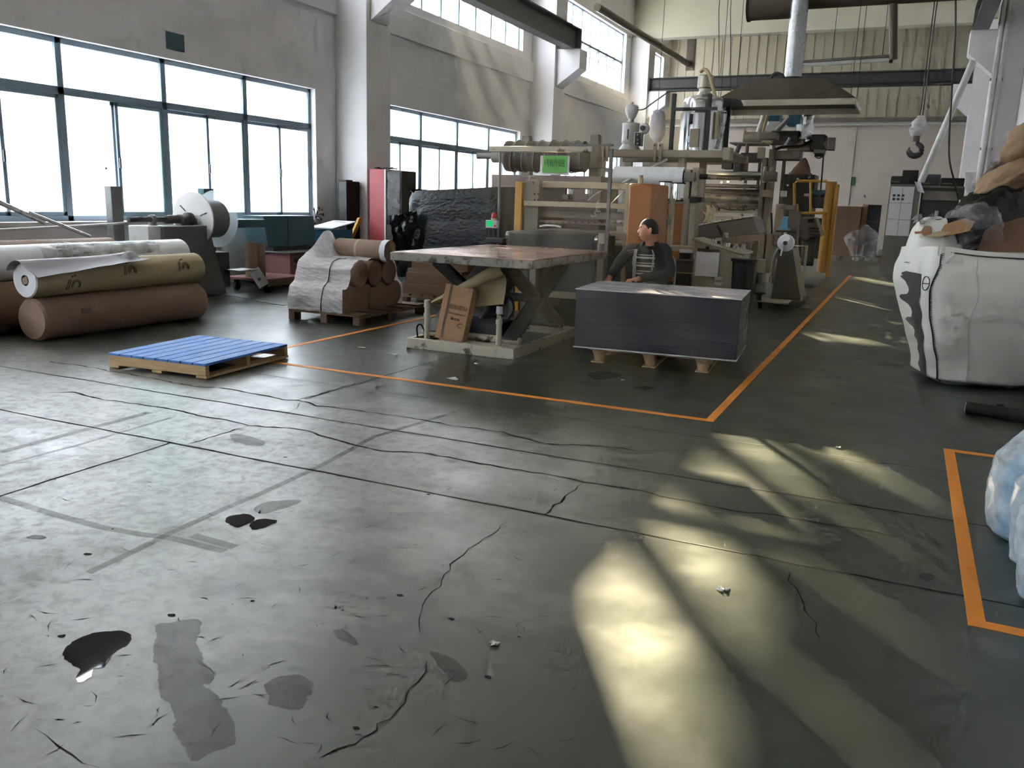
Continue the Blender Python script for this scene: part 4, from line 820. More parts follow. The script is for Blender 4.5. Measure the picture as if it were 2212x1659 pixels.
# ---- trimming unit: orange columns with chromed air cylinders, white film roll above
yt = 11.9
tu = T('edge_trimmer', 'edge trimming unit with two orange columns and chromed air cylinders', 'trimmer', 1450, 590, yt)
for u0, u1, y_ in ((1420, 1446, yt), (1456, 1477, yt + .5)):
    zcol('orange_column', u0, u1, 434, y_, .3, 'orange_paint', .01, tu); zcol('beige_post', u1, u1 + 9, 428, y_, .12, 'machine_beige', .006, tu)
for u, v0, v1, y_ in ((1434, 394, 430, yt), (1463, 397, 432, yt + .5)):
    cy = pcz('air_cylinder', tu, u, v0, v1, 11, y_, 'chrome'); pcz('end_cap', tu, u, v0 - 3, v0, 13, y_, 'black'); pcz('end_cap', tu, u, v1, v1 + 4, 13, y_, 'black')
    pbox('saddle', tu, u - 14, v1 + 3, u + 14, v1 + 9, y_ - .02, .25, 'machine_grey')
ptube('red_air_line', tu, [(1422, 405), (1420, 415), (1423, 425), (1420, 432)], yt - .05, .012, 'red_plastic')
q = PY(1417, 464, yt - .1); MB().lathe((q.x, yt - .14, q.z), [(0, -.02), (.06, -.02), (.06, .02), (0, .02)], 20, 'y').build('hand_wheel', 'machine_white', tu)
for u, v, r_ in ((1430, 470, .07), (1437, 478, .05), (1425, 452, .045)):
    q = PY(u, v, yt - .05); MB().cyl((q.x, yt - .1, q.z), (q.x, yt + .02, q.z), r_, n=14).build('gear_housing', 'machine_grey', tu)
pbox('frame_foot', tu, 1415, 560, 1490, 640, yt, .6, 'steel_dark'); pbox('cross_plate', tu, 1445, 530, 1500, 545, yt - .1, .2, 'machine_beige'); pbox('motor', tu, 1468, 547, 1490, 560, yt - .15, .2, 'black')
pbox('paper_holder', tu, 1468, 538, 1496, 547, yt - .18, .05, 'paper_white'); pbox('foot_beam', tu, 1400, 585, 1500, 592, yt - .12, .1, 'yellow_paint')
yr = 13.4
wf = thing('film_roll', 'wide white film roll mounted above the trimming unit', 'roll', (PY(1400, 382, yr).x, yr + .2, PY(1400, 400, yr).z))
pcx('film', wf, 1322, 1474, 381, 19, yr, 'film_white', 36); pcx('shaft', wf, 1474, 1527, 381, 5, yr + .07, 'black'); pcx('chuck', wf, 1456, 1478, 380, 8, yr + .04, 'black')
ws = thing('roll_stand', 'beige bearing stand at the aisle end of the white film roll', 'stand', (PY(1492, 440, yr).x, yr, 0))
zcol('plate', 1481, 1492, 366, yr, .3, 'machine_beige', .004, ws); zcol('plate', 1497, 1510, 362, yr, .3, 'machine_beige', .004, ws)
pbox('bearing', ws, 1478, 372, 1500, 392, yr - .06, .12, 'machine_grey'); pbox('switch_box', ws, 1486, 425, 1515, 437, yr - .08, .2, 'black')
a = PY(1322, 381, yr); MB().box(a.x - .08, yr + .05, 0, a.x - .02, yr + .35, a.z + .02).build('far_plate', 'machine_beige', ws)
tb = tag(MB().cyl(PY(1345, 396, 13.15), PY(1440, 345, 14.58), .022, n=10).build('white_tube', 'pipe_white'), 'white plastic tube slanting up across the white film roll', 'tube')
# ---- platform beam with small hopper dryer
yp = 14.6
pb = thing('platform', 'beige steel platform beam on posts carrying the hopper dryers', 'platform', (PY(1420, 600, yp).x, yp, 0))
a, c = PY(1285, 323, yp), PY(1575, 341, yp); MB().box(a.x, yp, c.z - .0, c.x, yp + .2, a.z).build('front_beam', 'machine_beige', pb, .008); MB().box(a.x, yp + 1.6, c.z, c.x, yp + 1.8, a.z).build('rear_beam', 'machine_beige', pb, .008)
MB().box(a.x, yp + .2, a.z - .03, c.x, yp + 1.6, a.z).build('deck', 'machine_grey', pb)
for x0 in (a.x + .05, PY(1460, 400, yp).x):
    for y0 in (yp + .04, yp + 1.64): MB().box(x0, y0, 0, x0 + .12, y0 + .12, c.z).build('post', 'machine_beige', pb, .006)
for u in (1412, 1424, 1300, 1309): 
    pbox('clamp_plate', pb, u, 309, u + 4, 349, yp - .03, .04, 'machine_beige'); q = PY(u + 2, 314, yp - .03); MB().cyl((q.x, yp - .05, q.z), (q.x, yp - .02, q.z), .015, n=8).build('bolt', 'steel_dark', pb)
pbox('hanging_cloth', pb, 1293, 328, 1303, 350, yp - .06, .03, 'kraft_yellow', .01)
pbox('rib', pb, 1562, 318, 1576, 346, yp - .05, .3, 'machine_beige', .01)
hd_ = T('hopper_dryer', 'small white hopper dryer with conical top loader and side control panel', 'dryer', 1350, 320, yp + .4); yh = yp + .3; zd = a.z
hd_.location.z = zd
q = PY(1352, 300, yh); X0 = q.x; Y0 = yh + .25; k_ = yh / F / .9
def zz_(v): return PY(1352, v, yh).z
MB().lathe((X0, Y0, 0), [(0, zd), (.20, zd), (.20, zd + .04), (.13, zz_(310)), (.15, zz_(306)), (.15, zz_(268)), (.155, zz_(268)), (.155, zz_(264)), (.1, zz_(262)), (0, zz_(262))], 28).build('drum', 'machine_white', hd_, angle=30)
MB().lathe((X0, Y0, 0), [(.05, zz_(262)), (.05, zz_(254)), (.07, zz_(252)), (.115, zz_(238)), (.12, zz_(228)), (.10, zz_(224)), (.03, zz_(222)), (.02, zz_(217)), (0, zz_(216))], 24).build('loader', 'machine_white', hd_, angle=30)
MB().box(X0 - .012, Y0 - .155, zz_(300), X0 + .012, Y0 - .145, zz_(278)).build('sight_glass', 'black', hd_)
MB().box(PY(1366, 300, yh).x, Y0 - .15, zz_(314), PY(1382, 300, yh).x, Y0 - .02, zz_(284)).build('control_box', 'machine_white', hd_, .006); MB().box(PY(1368, 300, yh).x, Y0 - .156, zz_(313), PY(1380.5, 300, yh).x, Y0 - .15, zz_(286)).build('panel', 'steel_dark', hd_)
for v in (290, 301, 309): qq = PY(1374, v, yh); MB().cyl((qq.x, Y0 - .165, qq.z), (qq.x, Y0 - .15, qq.z), .014, n=10).build('knob', 'paper_white', hd_)
qq = PY(1386, 276, yh); MB().lathe((qq.x, Y0 - .12, qq.z), [(0, -.06), (.03, -.06), (.03, 0), (.085, .0), (.095, .05), (.06, .12), (0, .12)], 20, 'y').build('blower', 'machine_white', hd_); MB().cyl((qq.x, Y0 - .19, qq.z), (qq.x, Y0 - .17, qq.z), .045, n=16).build('intake', 'steel_dark', hd_)
MB().tube(smooth_path([(X0 + .1, Y0, zz_(234)), (X0 + .22, Y0, zz_(233)), (X0 + .3, Y0 + .1, zz_(222)), (X0 + .45, Y0 + .2, zz_(205)), (X0 + .55, Y0 + .4, zz_(188))]), .012, 6).build('suction_hose', 'machine_grey', hd_)
# ---- large steel dryer
yd = 15.0
bd = T('hopper_dryer', 'tall polished steel hopper dryer with domed top inside a dark frame', 'dryer', 1502, 320, yd); bd.location.z = zd; X0, Y0 = PY(1502, 280, yd).x, yd + .5
zv = lambda v: PY(1502, v, yd).z; kk = yd / F / .9
MB().lathe((X0, Y0, 0), [(0, zd), (.36, zd), (.385, zd + .03), (.385, zv(240))], 36).build('drum', 'stainless', bd, angle=30)
MB().lathe((X0, Y0, 0), [(.36, zv(240)), (.355, zv(215)), (.33, zv(206)), (.27, zv(202)), (.13, zv(198)), (.10, zv(190))], 36).build('dome', 'stainless', bd, angle=25)
MB().lathe((X0, Y0, 0), [(.10, zv(192)), (.10, zv(184)), (.135, zv(182)), (.135, zv(158)), (.14, zv(156)), (.12, zv(154)), (0, zv(153))], 24).build('loader', 'hood_rim', bd, angle=25)
for u in (1456, 1533): zcol('frame_post', u - 4, u + 4, 202, yd - .05, .08, 'steel_dark', .004, bd, zd)
pbox('frame_rail', bd, 1455, 232, 1548, 238, yd - .06, .06, 'steel_dark'); 
for x0 in (PY(1456, 240, yd).x, PY(1545, 240, yd).x): MB().box(x0 - .04, yd + 1.05, zd, x0 + .04, yd + 1.13, zv(204)).build('frame_post', 'steel_dark', bd, .004)
pbox('inspection_door', bd, 1491, 278, 1508, 318, yd + .08, .06, 'machine_beige', .01); pbox('sight_glass', bd, 1490, 246, 1496, 268, yd + .12, .03, 'black'); q = PY(1487, 300, yd); MB().lathe((q.x, yd + .12, q.z), [(0, -.02), (.06, -.02), (.075, .02), (0, .05)], 18, 'y').build('port', 'stainless', bd)
ptube('suction_hose', bd, [(1512, 156), (1520, 150), (1528, 154), (1535, 170), (1540, 190), (1546, 210)], yd + .3, .03, 'hose_beige'); ptube('suction_hose', bd, [(1563, 240), (1562, 260), (1556, 285), (1549, 305), (1545, 320)], yd + .3, .06, 'galv'); ptube('suction_hose', bd, [(1552, 240), (1550, 265), (1547, 300)], yd + .2, .03, 'hose_beige')
MB().cyl((PY(1540, 205, yd).x, yd + .9, zv(215)), (PY(1540, 205, yd).x, yd + .9, zv(204)), .35, .3).build('second_lid', 'steel_dark', bd)
# ---- calender roll stack and its side frame
yc = 17.2
cl_ = T('calender', 'sheet calender with stacked rollers between heavy side frames', 'calender', 1590, 600, yc)
for (v, r_, m_, u0, u1, dy) in ((376, 5.5, 'stainless', 1495, 1648, 0), (384, 4, 'roller_grey', 1520, 1646, .1), (402, 3.5, 'roller_grey', 1516, 1655, .2), (417, 8, 'roller_dark', 1513, 1650, .25), (429, 9, 'roller_grey', 1512, 1648, .1), (441, 7, 'roller_grey', 1518, 1655, .2)):
    pcx('roller', cl_, u0, u1, v, r_, yc + dy, m_, 28)
pbox('cross_panel', cl_, 1540, 440, 1648, 463, yc + .35, .06, 'machine_white'); pbox('rail', cl_, 1545, 462, 1645, 466, yc + .3, .06, 'roller_dark'); pbox('lower_panel', cl_, 1548, 466, 1640, 490, yc + .4, .06, 'machine_white')
ptube('cable', cl_, [(1552, 448), (1562, 450), (1576, 453), (1592, 453), (1606, 454), (1620, 452), (1630, 450)], yc + .3, .014, 'black')
for u in (1553, 1576, 1593, 1606, 1629): pbox('cable_clip', cl_, u - 1.5, 446, u + 1.5, 455, yc + .28, .04, 'black')
for u0, u1, vt in ((1647, 1657, 340), (1662, 1672, 322)): zcol('side_frame', u0, u1, vt, yc - .02, .5, 'machine_grey', .008, cl_)
zcol('side_frame', 1511, 1522, 425, yc + .3, .4, 'machine_grey', .008, cl_)
pbox('bearing_block', cl_, 1648, 370, 1676, 392, yc - .1, .2, 'machine_grey', .02); pbox('bearing_block', cl_, 1646, 410, 1666, 426, yc - .15, .2, 'machine_beige', .006); pbox('bearing_block', cl_, 1686, 412, 1697, 425, yc - .15, .15, 'machine_white', .006)
for u in (1654, 1666): pcz('screw_jack', cl_, u, 360, 395, 4.5, yc - .08, 'machine_beige')
pbox('yoke', cl_, 1640, 286, 1676, 300, yc - .05, .4, 'machine_grey'); pbox('motor_mount', cl_, 1672, 325, 1726, 345, yc + .1, .5, 'machine_grey', .01); zcol('pipe_post', 1692, 1697, 345, yc + .3, .08, 'machine_grey', .004, cl_)
pbox('label_box', cl_, 1637, 318, 1650, 342, yc - .12, .12, 'machine_beige', .006)
for u, v, w_, h_ in ((1520, 330, 40, 24), (1560, 335, 22, 30), (1600, 330, 40, 20), (1585, 345, 14, 30)): pbox('die_housing', cl_, u, v, u + w_, v + h_, yc + .45, .4, 'steel_dark' if u != 1520 else 'machine_grey', .02)
for u, v in ((1547, 400), (1560, 394), (1574, 392), (1600, 388), (1610, 399)): q = PY(u, v, yc + .5); MB().cyl((q.x, yc + .44, q.z), (q.x, yc + .55, q.z), .03, n=10).build('valve', 'chrome', cl_)
for i in range(7):
    u = 1513 + i * 4.2; ptube('hydraulic_hose', cl_, [(u, 443), (u + random.uniform(-4, 8), 455), (u + random.uniform(-4, 10), 466), (u - 1, 480)], yc + .1, .014, 'hose_beige', 6)
q = PY(1498, 470, yc); MB().lathe((q.x, yc + .2, q.z - .3), [(0, 0), (.12, 0), (.12, .1), (.16, .12), (.16, .25), (.1, .32), (.05, .36), (0, .36)], 18).build('filter_bowl', 'machine_beige', cl_); pbox('pump', cl_, 1484, 443, 1505, 453, yc + .1, .3, 'black')
# inclined conveyor bed with polished edge
ib = T('cooling_conveyor', 'inclined grey sheet cooling conveyor with a bright rail', 'conveyor', 1540, 560, 14.4); yi = 14.2
P1, P2, P3, P4 = PY(1474, 492, yi), PY(1625, 468, yi), PY(1640, 505, yi), PY(1474, 522, yi)
MB().prism([P1, P2, P3, P4], (0, .9, 0)).build('bed_side', 'machine_grey', ib, .006); MB().cyl(P1, P2, .018, n=10).build('rail', 'stainless', ib)
for x0 in (P1.x + .3, P3.x - .2):
    for y0 in (yi + .05, yi + .8): MB().box(x0, y0, 0, x0 + .08, y0 + .08, P4.z + .05).build('leg', 'machine_grey', ib, .004)
for i in range(5): pbox('clip', ib, 1535 + i * 22, 476 - i * 3, 1540 + i * 22, 480 - i * 3, yi - .02, .06, 'chrome', .004)
ptube('chain', ib, [(1549, 487), (1553, 492), (1557, 500), (1560, 506)], yi - .04, .025, 'steel_dark'); pcz('grease_cup', ib, 1567, 503, 513, 5, yi - .1, 'stainless')
lb = T('machine_bed', 'long mauve-grey machine bed with legs below the calender', 'machine bed', 1600, 600, 15.6)
pbox('beam', lb, 1560, 505, 1672, 530, 15.6, .5, 'machine_mauve', .01)
for u in (1640, 1652, 1570): pbox('leg', lb, u, 505, u + 10, 590, 15.55, .12, 'machine_grey', .006)
pbox('junction_box', lb, 1632, 560, 1650, 590, 15.4, .2, 'machine_beige', .006)
# ---- control desk by the operator
yk2 = 10.9
ds = T('control_desk', 'beige sloping control desk with a clipboard hanging on its front', 'control desk', 1560, 640, yk2)
P = [PY(1498, 517, yk2), PY(1520, 513, yk2), PY(1602, 548, yk2), PY(1602, 545, yk2)]
xl, xr = PY(1500, 540, yk2).x, PY(1604, 560, yk2).x; zl, zr = PY(1500, 519, yk2).z, PY(1602, 551, yk2).z
MB().prism([Vector((xl, yk2, 0)), Vector((xr - .05, yk2, 0)), Vector((xr - .05, yk2, .55)), Vector((xr, yk2, zr)), Vector((xl, yk2, zl))], (0, .55, 0)).build('body', 'machine_beige', ds, .01)
MB().prism([Vector((xl - .04, yk2 - .03, zl)), Vector((xr + .03, yk2 - .03, zr)), Vector((xr + .03, yk2 - .03, zr + .03)), Vector((xl - .04, yk2 - .03, zl + .03))], (0, .62, 0)).build('top', 'machine_beige', ds, .01)
for i in range(5):
    t_ = .3 + i * .13; x_ = xl + (xr - xl) * t_; z_ = zl + (zr - zl) * t_ + .03; MB().cyl((x_, yk2 + .2, z_ - .01), (x_, yk2 + .2, z_ + .035), .022, n=12).build('knob', 'steel_dark' if i % 2 else 'chrome', ds)
t_ = .62; x_ = xl + (xr - xl) * t_; z_ = zl + (zr - zl) * t_ + .03; MB().cyl((x_, yk2 + .1, z_), (x_, yk2 + .1, z_ + .05), .05, n=20).build('tape_roll', 'chrome', ds)
pbox('switch_plate', ds, 1543, 596, 1560, 606, yk2 - .02, .02, 'machine_white'); pbox('switch_plate', ds, 1543, 609, 1559, 618, yk2 - .02, .02, 'machine_white')
cp = T('clipboard', 'brown clipboard with white sheets hanging on the control desk', 'clipboard', 1527, 560, yk2 - .03)
cp.location.z = PY(1527, 580, yk2).z
pbox('board', cp, 1507, 537, 1549, 598, yk2 - .022, .008, 'cardboard_brown', .002); pbox('paper', cp, 1505, 543, 1550, 599, yk2 - .03, .004, 'paper_white', .001)
pbox('clip', cp, 1519, 541, 1538, 545, yk2 - .04, .012, 'black', .003); MB().cyl(PY(1528, 533, yk2 - .035), PY(1528, 538, yk2 - .035) + Vector((0, .01, 0)), .018, n=12).build('clip_ring', 'steel_dark', cp)
bb = T('waste_bin', 'black plastic bin beside the control desk', 'bin', 1590, 620, yk2 + .3)
q = PY(1600, 600, 10.55); hb_ = PY(1600, 562, 10.55).z
bb.location = (q.x, 10.7, 0)
MB().lathe((q.x, 10.7, 0), [(0, 0), (.115, 0), (.14, hb_), (.15, hb_), (.15, hb_ - .02), (.13, hb_ - .04), (.105, .02), (0, .02)], 24).build('tub', 'black', bb); MB().lathe((q.x, 10.7, 0), [(.14, hb_ - .02), (.16, hb_ - .02), (.16, hb_ + .01), (.14, hb_ + .01)], 24).build('rim', 'black', bb)
# ---- unwind stand with a cone spool in the sun
yu = 13.3
us = T('unwind_stand', 'dark trapezoid unwind stand with a round white spool end on its shaft', 'stand', 1692, 660, yu)
a, c, d_, e_ = PY(1664, 660, yu), PY(1728, 664, yu), PY(1712, 540, yu), PY(1682, 540, yu); z0 = .12
MB().prism([Vector((a.x, yu, z0)), Vector((c.x, yu, z0)), Vector((d_.x, yu, d_.z)), Vector((e_.x, yu, e_.z))], (0, .04, 0)).build('side_plate', 'steel_dark', us, .006)
MB().prism([Vector((a.x, yu + .7, z0)), Vector((c.x, yu + .7, z0)), Vector((d_.x, yu + .7, d_.z)), Vector((e_.x, yu + .7, e_.z))], (0, .04, 0)).build('side_plate', 'machine_beige', us, .006)
q = PY(1697, 525, yu - .15); MB().lathe((q.x, yu - .16, q.z), [(0, -.03), (.035, -.03), (.04, 0), (.115, .03), (.125, .05), (.12, .07), (0, .09)], 32, 'y').build('spool_end', 'film_white', us, angle=25); MB().cyl((q.x, yu - .2, q.z), (q.x, yu + .9, q.z), .03).build('shaft', 'steel_dark', us)
ptube('tail', us, [(1690, 538), (1688, 545), (1686, 553)], yu - .15, .012, 'film_white'); ptube('brake_cable', us, [(1684, 534), (1672, 550), (1666, 580), (1662, 610)], yu - .06, .01, 'galv')
f0, f1 = PY(1636, 661, yu), PY(1735, 663, yu); MB().box(f0.x, yu - .5, z0 - .02, f0.x + .5, yu + .1, z0).build('base_plate', 'machine_beige', us, .004); MB().box(a.x - .05, yu - .05, .04, f1.x, yu + .8, z0).build('base', 'steel_dark', us, .01)
for x0, y0 in ((f0.x + .1, yu - .4), (f1.x - .08, yu - .02), (f0.x + .2, yu + .7), (f1.x - .08, yu + .75)): MB().cyl((x0 - .02, y0, .045), (x0 + .02, y0, .045), .045, n=14).build('castor', 'rubber', us)
MB().box(f1.x - .05, yu - .05, z0, f1.x - .02, yu, PY(1740, 530, yu).z).build('rear_post', 'machine_beige', us, .004); pbox('lever', us, 1715, 530, 1742, 533, yu, .03, 'machine_beige')
q = PY(1742, 651, yu); MB().lathe((q.x, yu, .02), [(0, 0), (.07, 0), (.07, .03), (.02, .05), (.02, .1), (0, .1)], 16).build('levelling_foot', 'steel_grey', us)
q = PY(1640, 634, yu - .4); MB().lathe((q.x, yu - .4, q.z - .1), [(0, 0), (.04, 0), (.04, .08), (.09, .1), (.09, .12), (0, .12)], 16).build('hand_screw', 'steel_dark', us); MB().cyl((q.x, yu - .4, .05), (q.x, yu - .4, q.z), .015).build('screw_rod', 'steel_dark', us)
# ---- extruder drive, vacuum loaders, cage, console further back
ye = 18.6
ex = T('extruder', 'extruder with gearbox, drive motors and chromed material hopper under the hood', 'extruder', 1700, 600, ye)
pcx('gear_motor', ex, 1605, 1640, 296, 10, ye, 'machine_beige', 20); pcx('coupling', ex, 1640, 1665, 296, 7, ye + .1, 'machine_beige', 18); pbox('gearbox', ex, 1645, 284, 1668, 310, ye - .05, .4, 'machine_beige', .03)
pcx('barrel', ex, 1664, 1722, 297, 13, ye, 'steel_dark', 24); pcx('drive_motor', ex, 1716, 1736, 308, 12, ye + .1, 'machine_grey', 22); pcx('drive_motor', ex, 1776, 1803, 310, 11, ye, 'machine_grey', 24); pbox('gear_case', ex, 1752, 290, 1780, 326, ye, .5, 'steel_dark', .03); pbox('terminal_box', ex, 1758, 322, 1780, 332, ye - .05, .3, 'machine_grey', .01)
for i in range(3): pbox('cooling_fin', ex, 1788 + i * 5, 297, 1790 + i * 5, 323, ye - .02, .4, 'machine_grey', .004)
pcx('lower_barrel', ex, 1700, 1760, 316, 9, ye + .1, 'machine_grey', 22)
pcz('hopper', ex, 1737, 268, 300, 16, ye + .1, 'stainless'); pcz('hopper_neck', ex, 1745, 252, 268, 9, ye + .1, 'stainless'); pcz('hopper_lid', ex, 1745, 240, 252, 11, ye + .1, 'chrome')
pbox('plate', ex, 1575, 307, 1650, 310, ye - .1, .8, 'machine_grey'); 
ptube('cable_bundle', ex, [(1672, 325), (1690, 318), (1715, 318), (1735, 314), (1755, 303)], ye - .1, .03, 'black'); ptube('strut', ex, [(1585, 345), (1598, 312)], ye, .05, 'steel_dark'); ptube('strut', ex, [(1690, 322), (1706, 298)], ye - .05, .03, 'machine_white')
pbox('cross_beam', ex, 1600, 330, 1645, 345, ye, .4, 'machine_grey'); 
for u in (1612, 1640, 1692): zcol('frame_post', u, u + 5, 330, ye + .3, .12, 'steel_dark', .004, ex)
pcz('rod', ex, 1614, 310, 375, 3.5, ye - .2, 'old_wood')
ptube('eye_bolt', ex, [(1609, 286), (1610, 283), (1612, 283), (1613, 286)], ye, .01, 'machine_beige')
pbox('dangling_cable_box', ex, 1760, 332, 1778, 338, ye - .1, .2, 'black'); ptube('cable', ex, [(1779, 333), (1777, 360), (1774, 395), (1771, 425)], ye - .1, .016, 'black'); ptube('cable', ex, [(1759, 337), (1768, 342), (1778, 338)], ye - .1, .012, 'black')
vl = T('vacuum_loader', 'blue and white vacuum loader cabinet hanging behind the hood', 'loader', 1690, 290, 19.6); vl.location.z = 2.6
pbox('blue_top', vl, 1657, 236, 1683, 262, 19.6, .5, 'teal_blue', .01); pbox('white_base', vl, 1655, 262, 1682, 300, 19.6, .5, 'machine_white', .01); pbox('blue_case', vl, 1700, 240, 1728, 270, 19.4, .5, 'teal_blue', .02); q = PY(1714, 245, 19.35); MB().cyl((q.x, 19.37, q.z), (q.x, 19.41, q.z), .025, n=12).build('indicator', 'lamp_red', vl)
ptube('suction_pipe', vl, [(1636, 290), (1650, 248)], 19.3, .05, 'pipe_white'); ptube('suction_pipe', vl, [(1646, 290), (1658, 248)], 19.3, .04, 'hose_beige'); ptube('suction_pipe', vl, [(1680, 282), (1706, 252)], 19.2, .05, 'machine_grey'); MB().box(PY(1668, 300, 19.6).x, 19.7, 0, PY(1676, 300, 19.6).x, 19.85, PY(1670, 299, 19.6).z).build('post', 'machine_grey', vl)
bgp = thing('resin_bag', 'translucent orange-brown resin bag hanging at the extruder throat', 'bag', PY(1735, 375, 18.3))
MB().grid(lambda u, v: Vector((PY(1736, 340, 18.3).x + (.02 + .20 * v ** .8) * math.cos(u * 6.283) * (1 + .15 * nzv((u * 5, v * 4, 3))) - .06 * v, 18.5 + (.02 + .18 * v) * math.sin(u * 6.283), PY(1736, 340, 18.3).z - v * (PY(1736, 340, 18.3).z - PY(1736, 376, 18.3).z))), 24, 14, True).build('film', 'cardboard_brown', bgp)
# yellow caged black unit at the line end
yy = 19.8
cg = T('screen_changer', 'black hydraulic unit inside a yellow tubular guard cage at the end of the line', 'hydraulic unit', 1750, 560, yy)
pbox('body', cg, 1690, 376, 1752, 470, yy + .2, .8, 'black', .02); pbox('lower_body', cg, 1712, 470, 1790, 560, yy + .3, .8, 'black', .02); pbox('top_box', cg, 1704, 372, 1748, 392, yy + .1, .5, 'steel_dark', .02)
pcz('yellow_column', cg, 1795, 392, 590, 9, yy, 'yellow_paint'); zcol('yellow_plate', 1804, 1811, 398, yy, .4, 'yellow_paint', .006, cg)
for pts in ([(1716, 500), (1716, 396), (1722, 391), (1786, 391)], [(1716, 460), (1790, 460)], [(1751, 391), (1751, 460)], [(1722, 560), (1722, 440)], [(1716, 396), (1716, 560)], [(1779, 460), (1779, 500)]): ptube('guard_rail', cg, pts, yy - .05, .03, 'yellow_paint')
pbox('blue_tray', cg, 1752, 410, 1795, 422, yy + .05, .5, 'teal_blue', .03); pbox('dark_funnel', cg, 1757, 422, 1780, 450, yy + .1, .4, 'black', .02)
for u, v in ((1700, 398), (1722, 384), (1745, 381), (1730, 390)): pbox('fitting', cg, u, v, u + 5, v + 5, yy + .05, .1, 'chrome', .01)
pbox('label', cg, 1737, 418, 1747, 424, yy + .19, .012, 'paper_white', .001)
ft = T('roller_frame', 'beige machine frame arch holding a row of hoses beside the calender', 'frame', 1700, 560, 16.2)
pbox('top', ft, 1686, 442, 1718, 455, 16.2, .3, 'machine_grey', .02); pbox('leg', ft, 1704, 455, 1717, 560, 16.2, .3, 'machine_grey', .01); pbox('leg', ft, 1676, 440, 1683, 560, 16.2, .3, 'machine_beige', .01); pbox('shelf', ft, 1676, 497, 1720, 503, 16.1, .5, 'steel_dark', .01)
ptube('hose', ft, [(1666, 460), (1667, 500), (1663, 515), (1656, 517)], 16.0, .02, 'black')
bu = thing('bucket', 'light blue plastic bucket upside down on the frame shelf', 'bucket', (PY(1692, 497, 16.2).x, 16.25, PY(1692, 497, 16.2).z))
q = PY(1692, 497, 16.2); MB().lathe((q.x, 16.3, q.z), [(0, 0), (.145, 0), (.145, .02), (.13, .025), (.095, .235), (.09, .245), (0, .245)], 28).build('body', 'blue_plastic', bu, angle=25); MB().lathe((q.x, 16.3, q.z), [(.13, .03), (.15, .03), (.15, .0), (.13, .0)], 28).build('rim', 'blue_plastic', bu)
cs_ = T('operator_console', 'grey slanted operator console with screen and slots in the aisle', 'console', 1745, 570, 17.0); y_ = 17.0
A = [PY(1712, 480, y_), PY(1728, 468, y_), PY(1762, 470, y_), PY(1776, 510, y_), PY(1752, 512, y_), PY(1742, 520, y_), PY(1722, 512, y_)]
MB().prism(A, (0, .5, 0)).build('housing', 'machine_grey', cs_, .02); pbox('screen', cs_, 1745, 473, 1758, 481, y_ - .012, .012, 'black'); 
for v in (492, 499, 506): pbox('slot', cs_, 1748, v, 1770, v + 2.5, y_ - .012, .012, 'black', .002)
pbox('stem', cs_, 1735, 512, 1755, 575, y_ + .15, .2, 'steel_dark', .01); MB().box(PY(1728, 575, y_).x, y_, 0, PY(1762, 575, y_).x, y_ + .5, .05).build('foot', 'steel_dark', cs_, .01)
# ---- hood with duct
yh_ = 17.0
ho = thing('extraction_hood', 'wide steel extraction hood hung over the extruder', 'hood', (PY(1700, 240, yh_).x, yh_ + .8, PY(1700, 240, yh_).z))
a, c = PY(1541, 233, yh_), PY(1850, 207, yh_); zb = (PY(1541, 233, yh_).z + PY(1850, 222, yh_).z) / 2; dep = 1.7
MB().box(a.x, yh_, zb, c.x, yh_ + .03, zb + .11).box(a.x, yh_ + dep, zb, c.x, yh_ + dep + .03, zb + .11).box(a.x, yh_ + .03, zb, a.x + .03, yh_ + dep, zb + .11).box(c.x - .03, yh_ + .03, zb, c.x, yh_ + dep, zb + .11).build('rim', 'hood_rim', ho, .004)
t0, t1 = PY(1626, 175, yh_ + .4).x, PY(1783, 165, yh_ + .4).x; zt2 = (PY(1626, 175, yh_ + .5).z + PY(1783, 165, yh_ + .5).z) / 2
B = [Vector((a.x, yh_, zb + .11)), Vector((c.x, yh_, zb + .11)), Vector((c.x, yh_ + dep, zb + .11)), Vector((a.x, yh_ + dep, zb + .11))]; Tt = [Vector((t0, yh_ + .45, zt2)), Vector((t1, yh_ + .45, zt2)), Vector((t1, yh_ + 1.25, zt2)), Vector((t0, yh_ + 1.25, zt2))]
MB().add(B + Tt, [(0, 1, 5, 4), (1, 2, 6, 5), (2, 3, 7, 6), (3, 0, 4, 7), (4, 5, 6, 7)]).build('canopy', 'hood_metal', ho)
q = PY(1665, 178, yh_ + .6); MB().tube(smooth_path([q + Vector((0, 0, -.05)), q + Vector((0, 0, .1)), q + Vector((.1, 0, .16)), q + Vector((.22, 0, .1)), q + Vector((.25, 0, -.05))]), .03).build('lifting_loop', 'steel_dark', ho)
for x0 in (a.x + .1, c.x - .1):
    for y0 in (yh_ + .1, yh_ + dep - .1): MB().cyl((x0, y0, zb + .1), (x0, y0, 7.4), .006, n=6).build('hanger_wire', 'steel_dark', ho)
du = thing('duct', 'ribbed galvanised duct rising from the hood to the ceiling duct', 'duct', (PY(1714, 165, yh_ + .8).x, yh_ + .8, zt2))
xd = PY(1712, 165, yh_ + .8).x; MB().cyl((xd, yh_ + .85, zt2 - .02), (xd, yh_ + .85, 6.3), .16, n=28).build('pipe', 'galv', du)
for i in range(34): MB().cyl((xd, yh_ + .85, zt2 + .06 + i * .075), (xd, yh_ + .85, zt2 + .085 + i * .075), .164, n=28).build('rib', 'galv', du)
MB().lathe((xd, yh_ + .85, zt2 + .02), [(.16, 0), (.18, 0), (.18, .05), (.16, .05)], 28).build('collar', 'steel_dark', du)
hz_ = PY(1660, 8, yh_ + .85).z
bdz = thing('ceiling_duct', 'thick dusty duct running across under the ceiling', 'duct', (xd - 1, yh_ + .85, hz_ - .25)); 
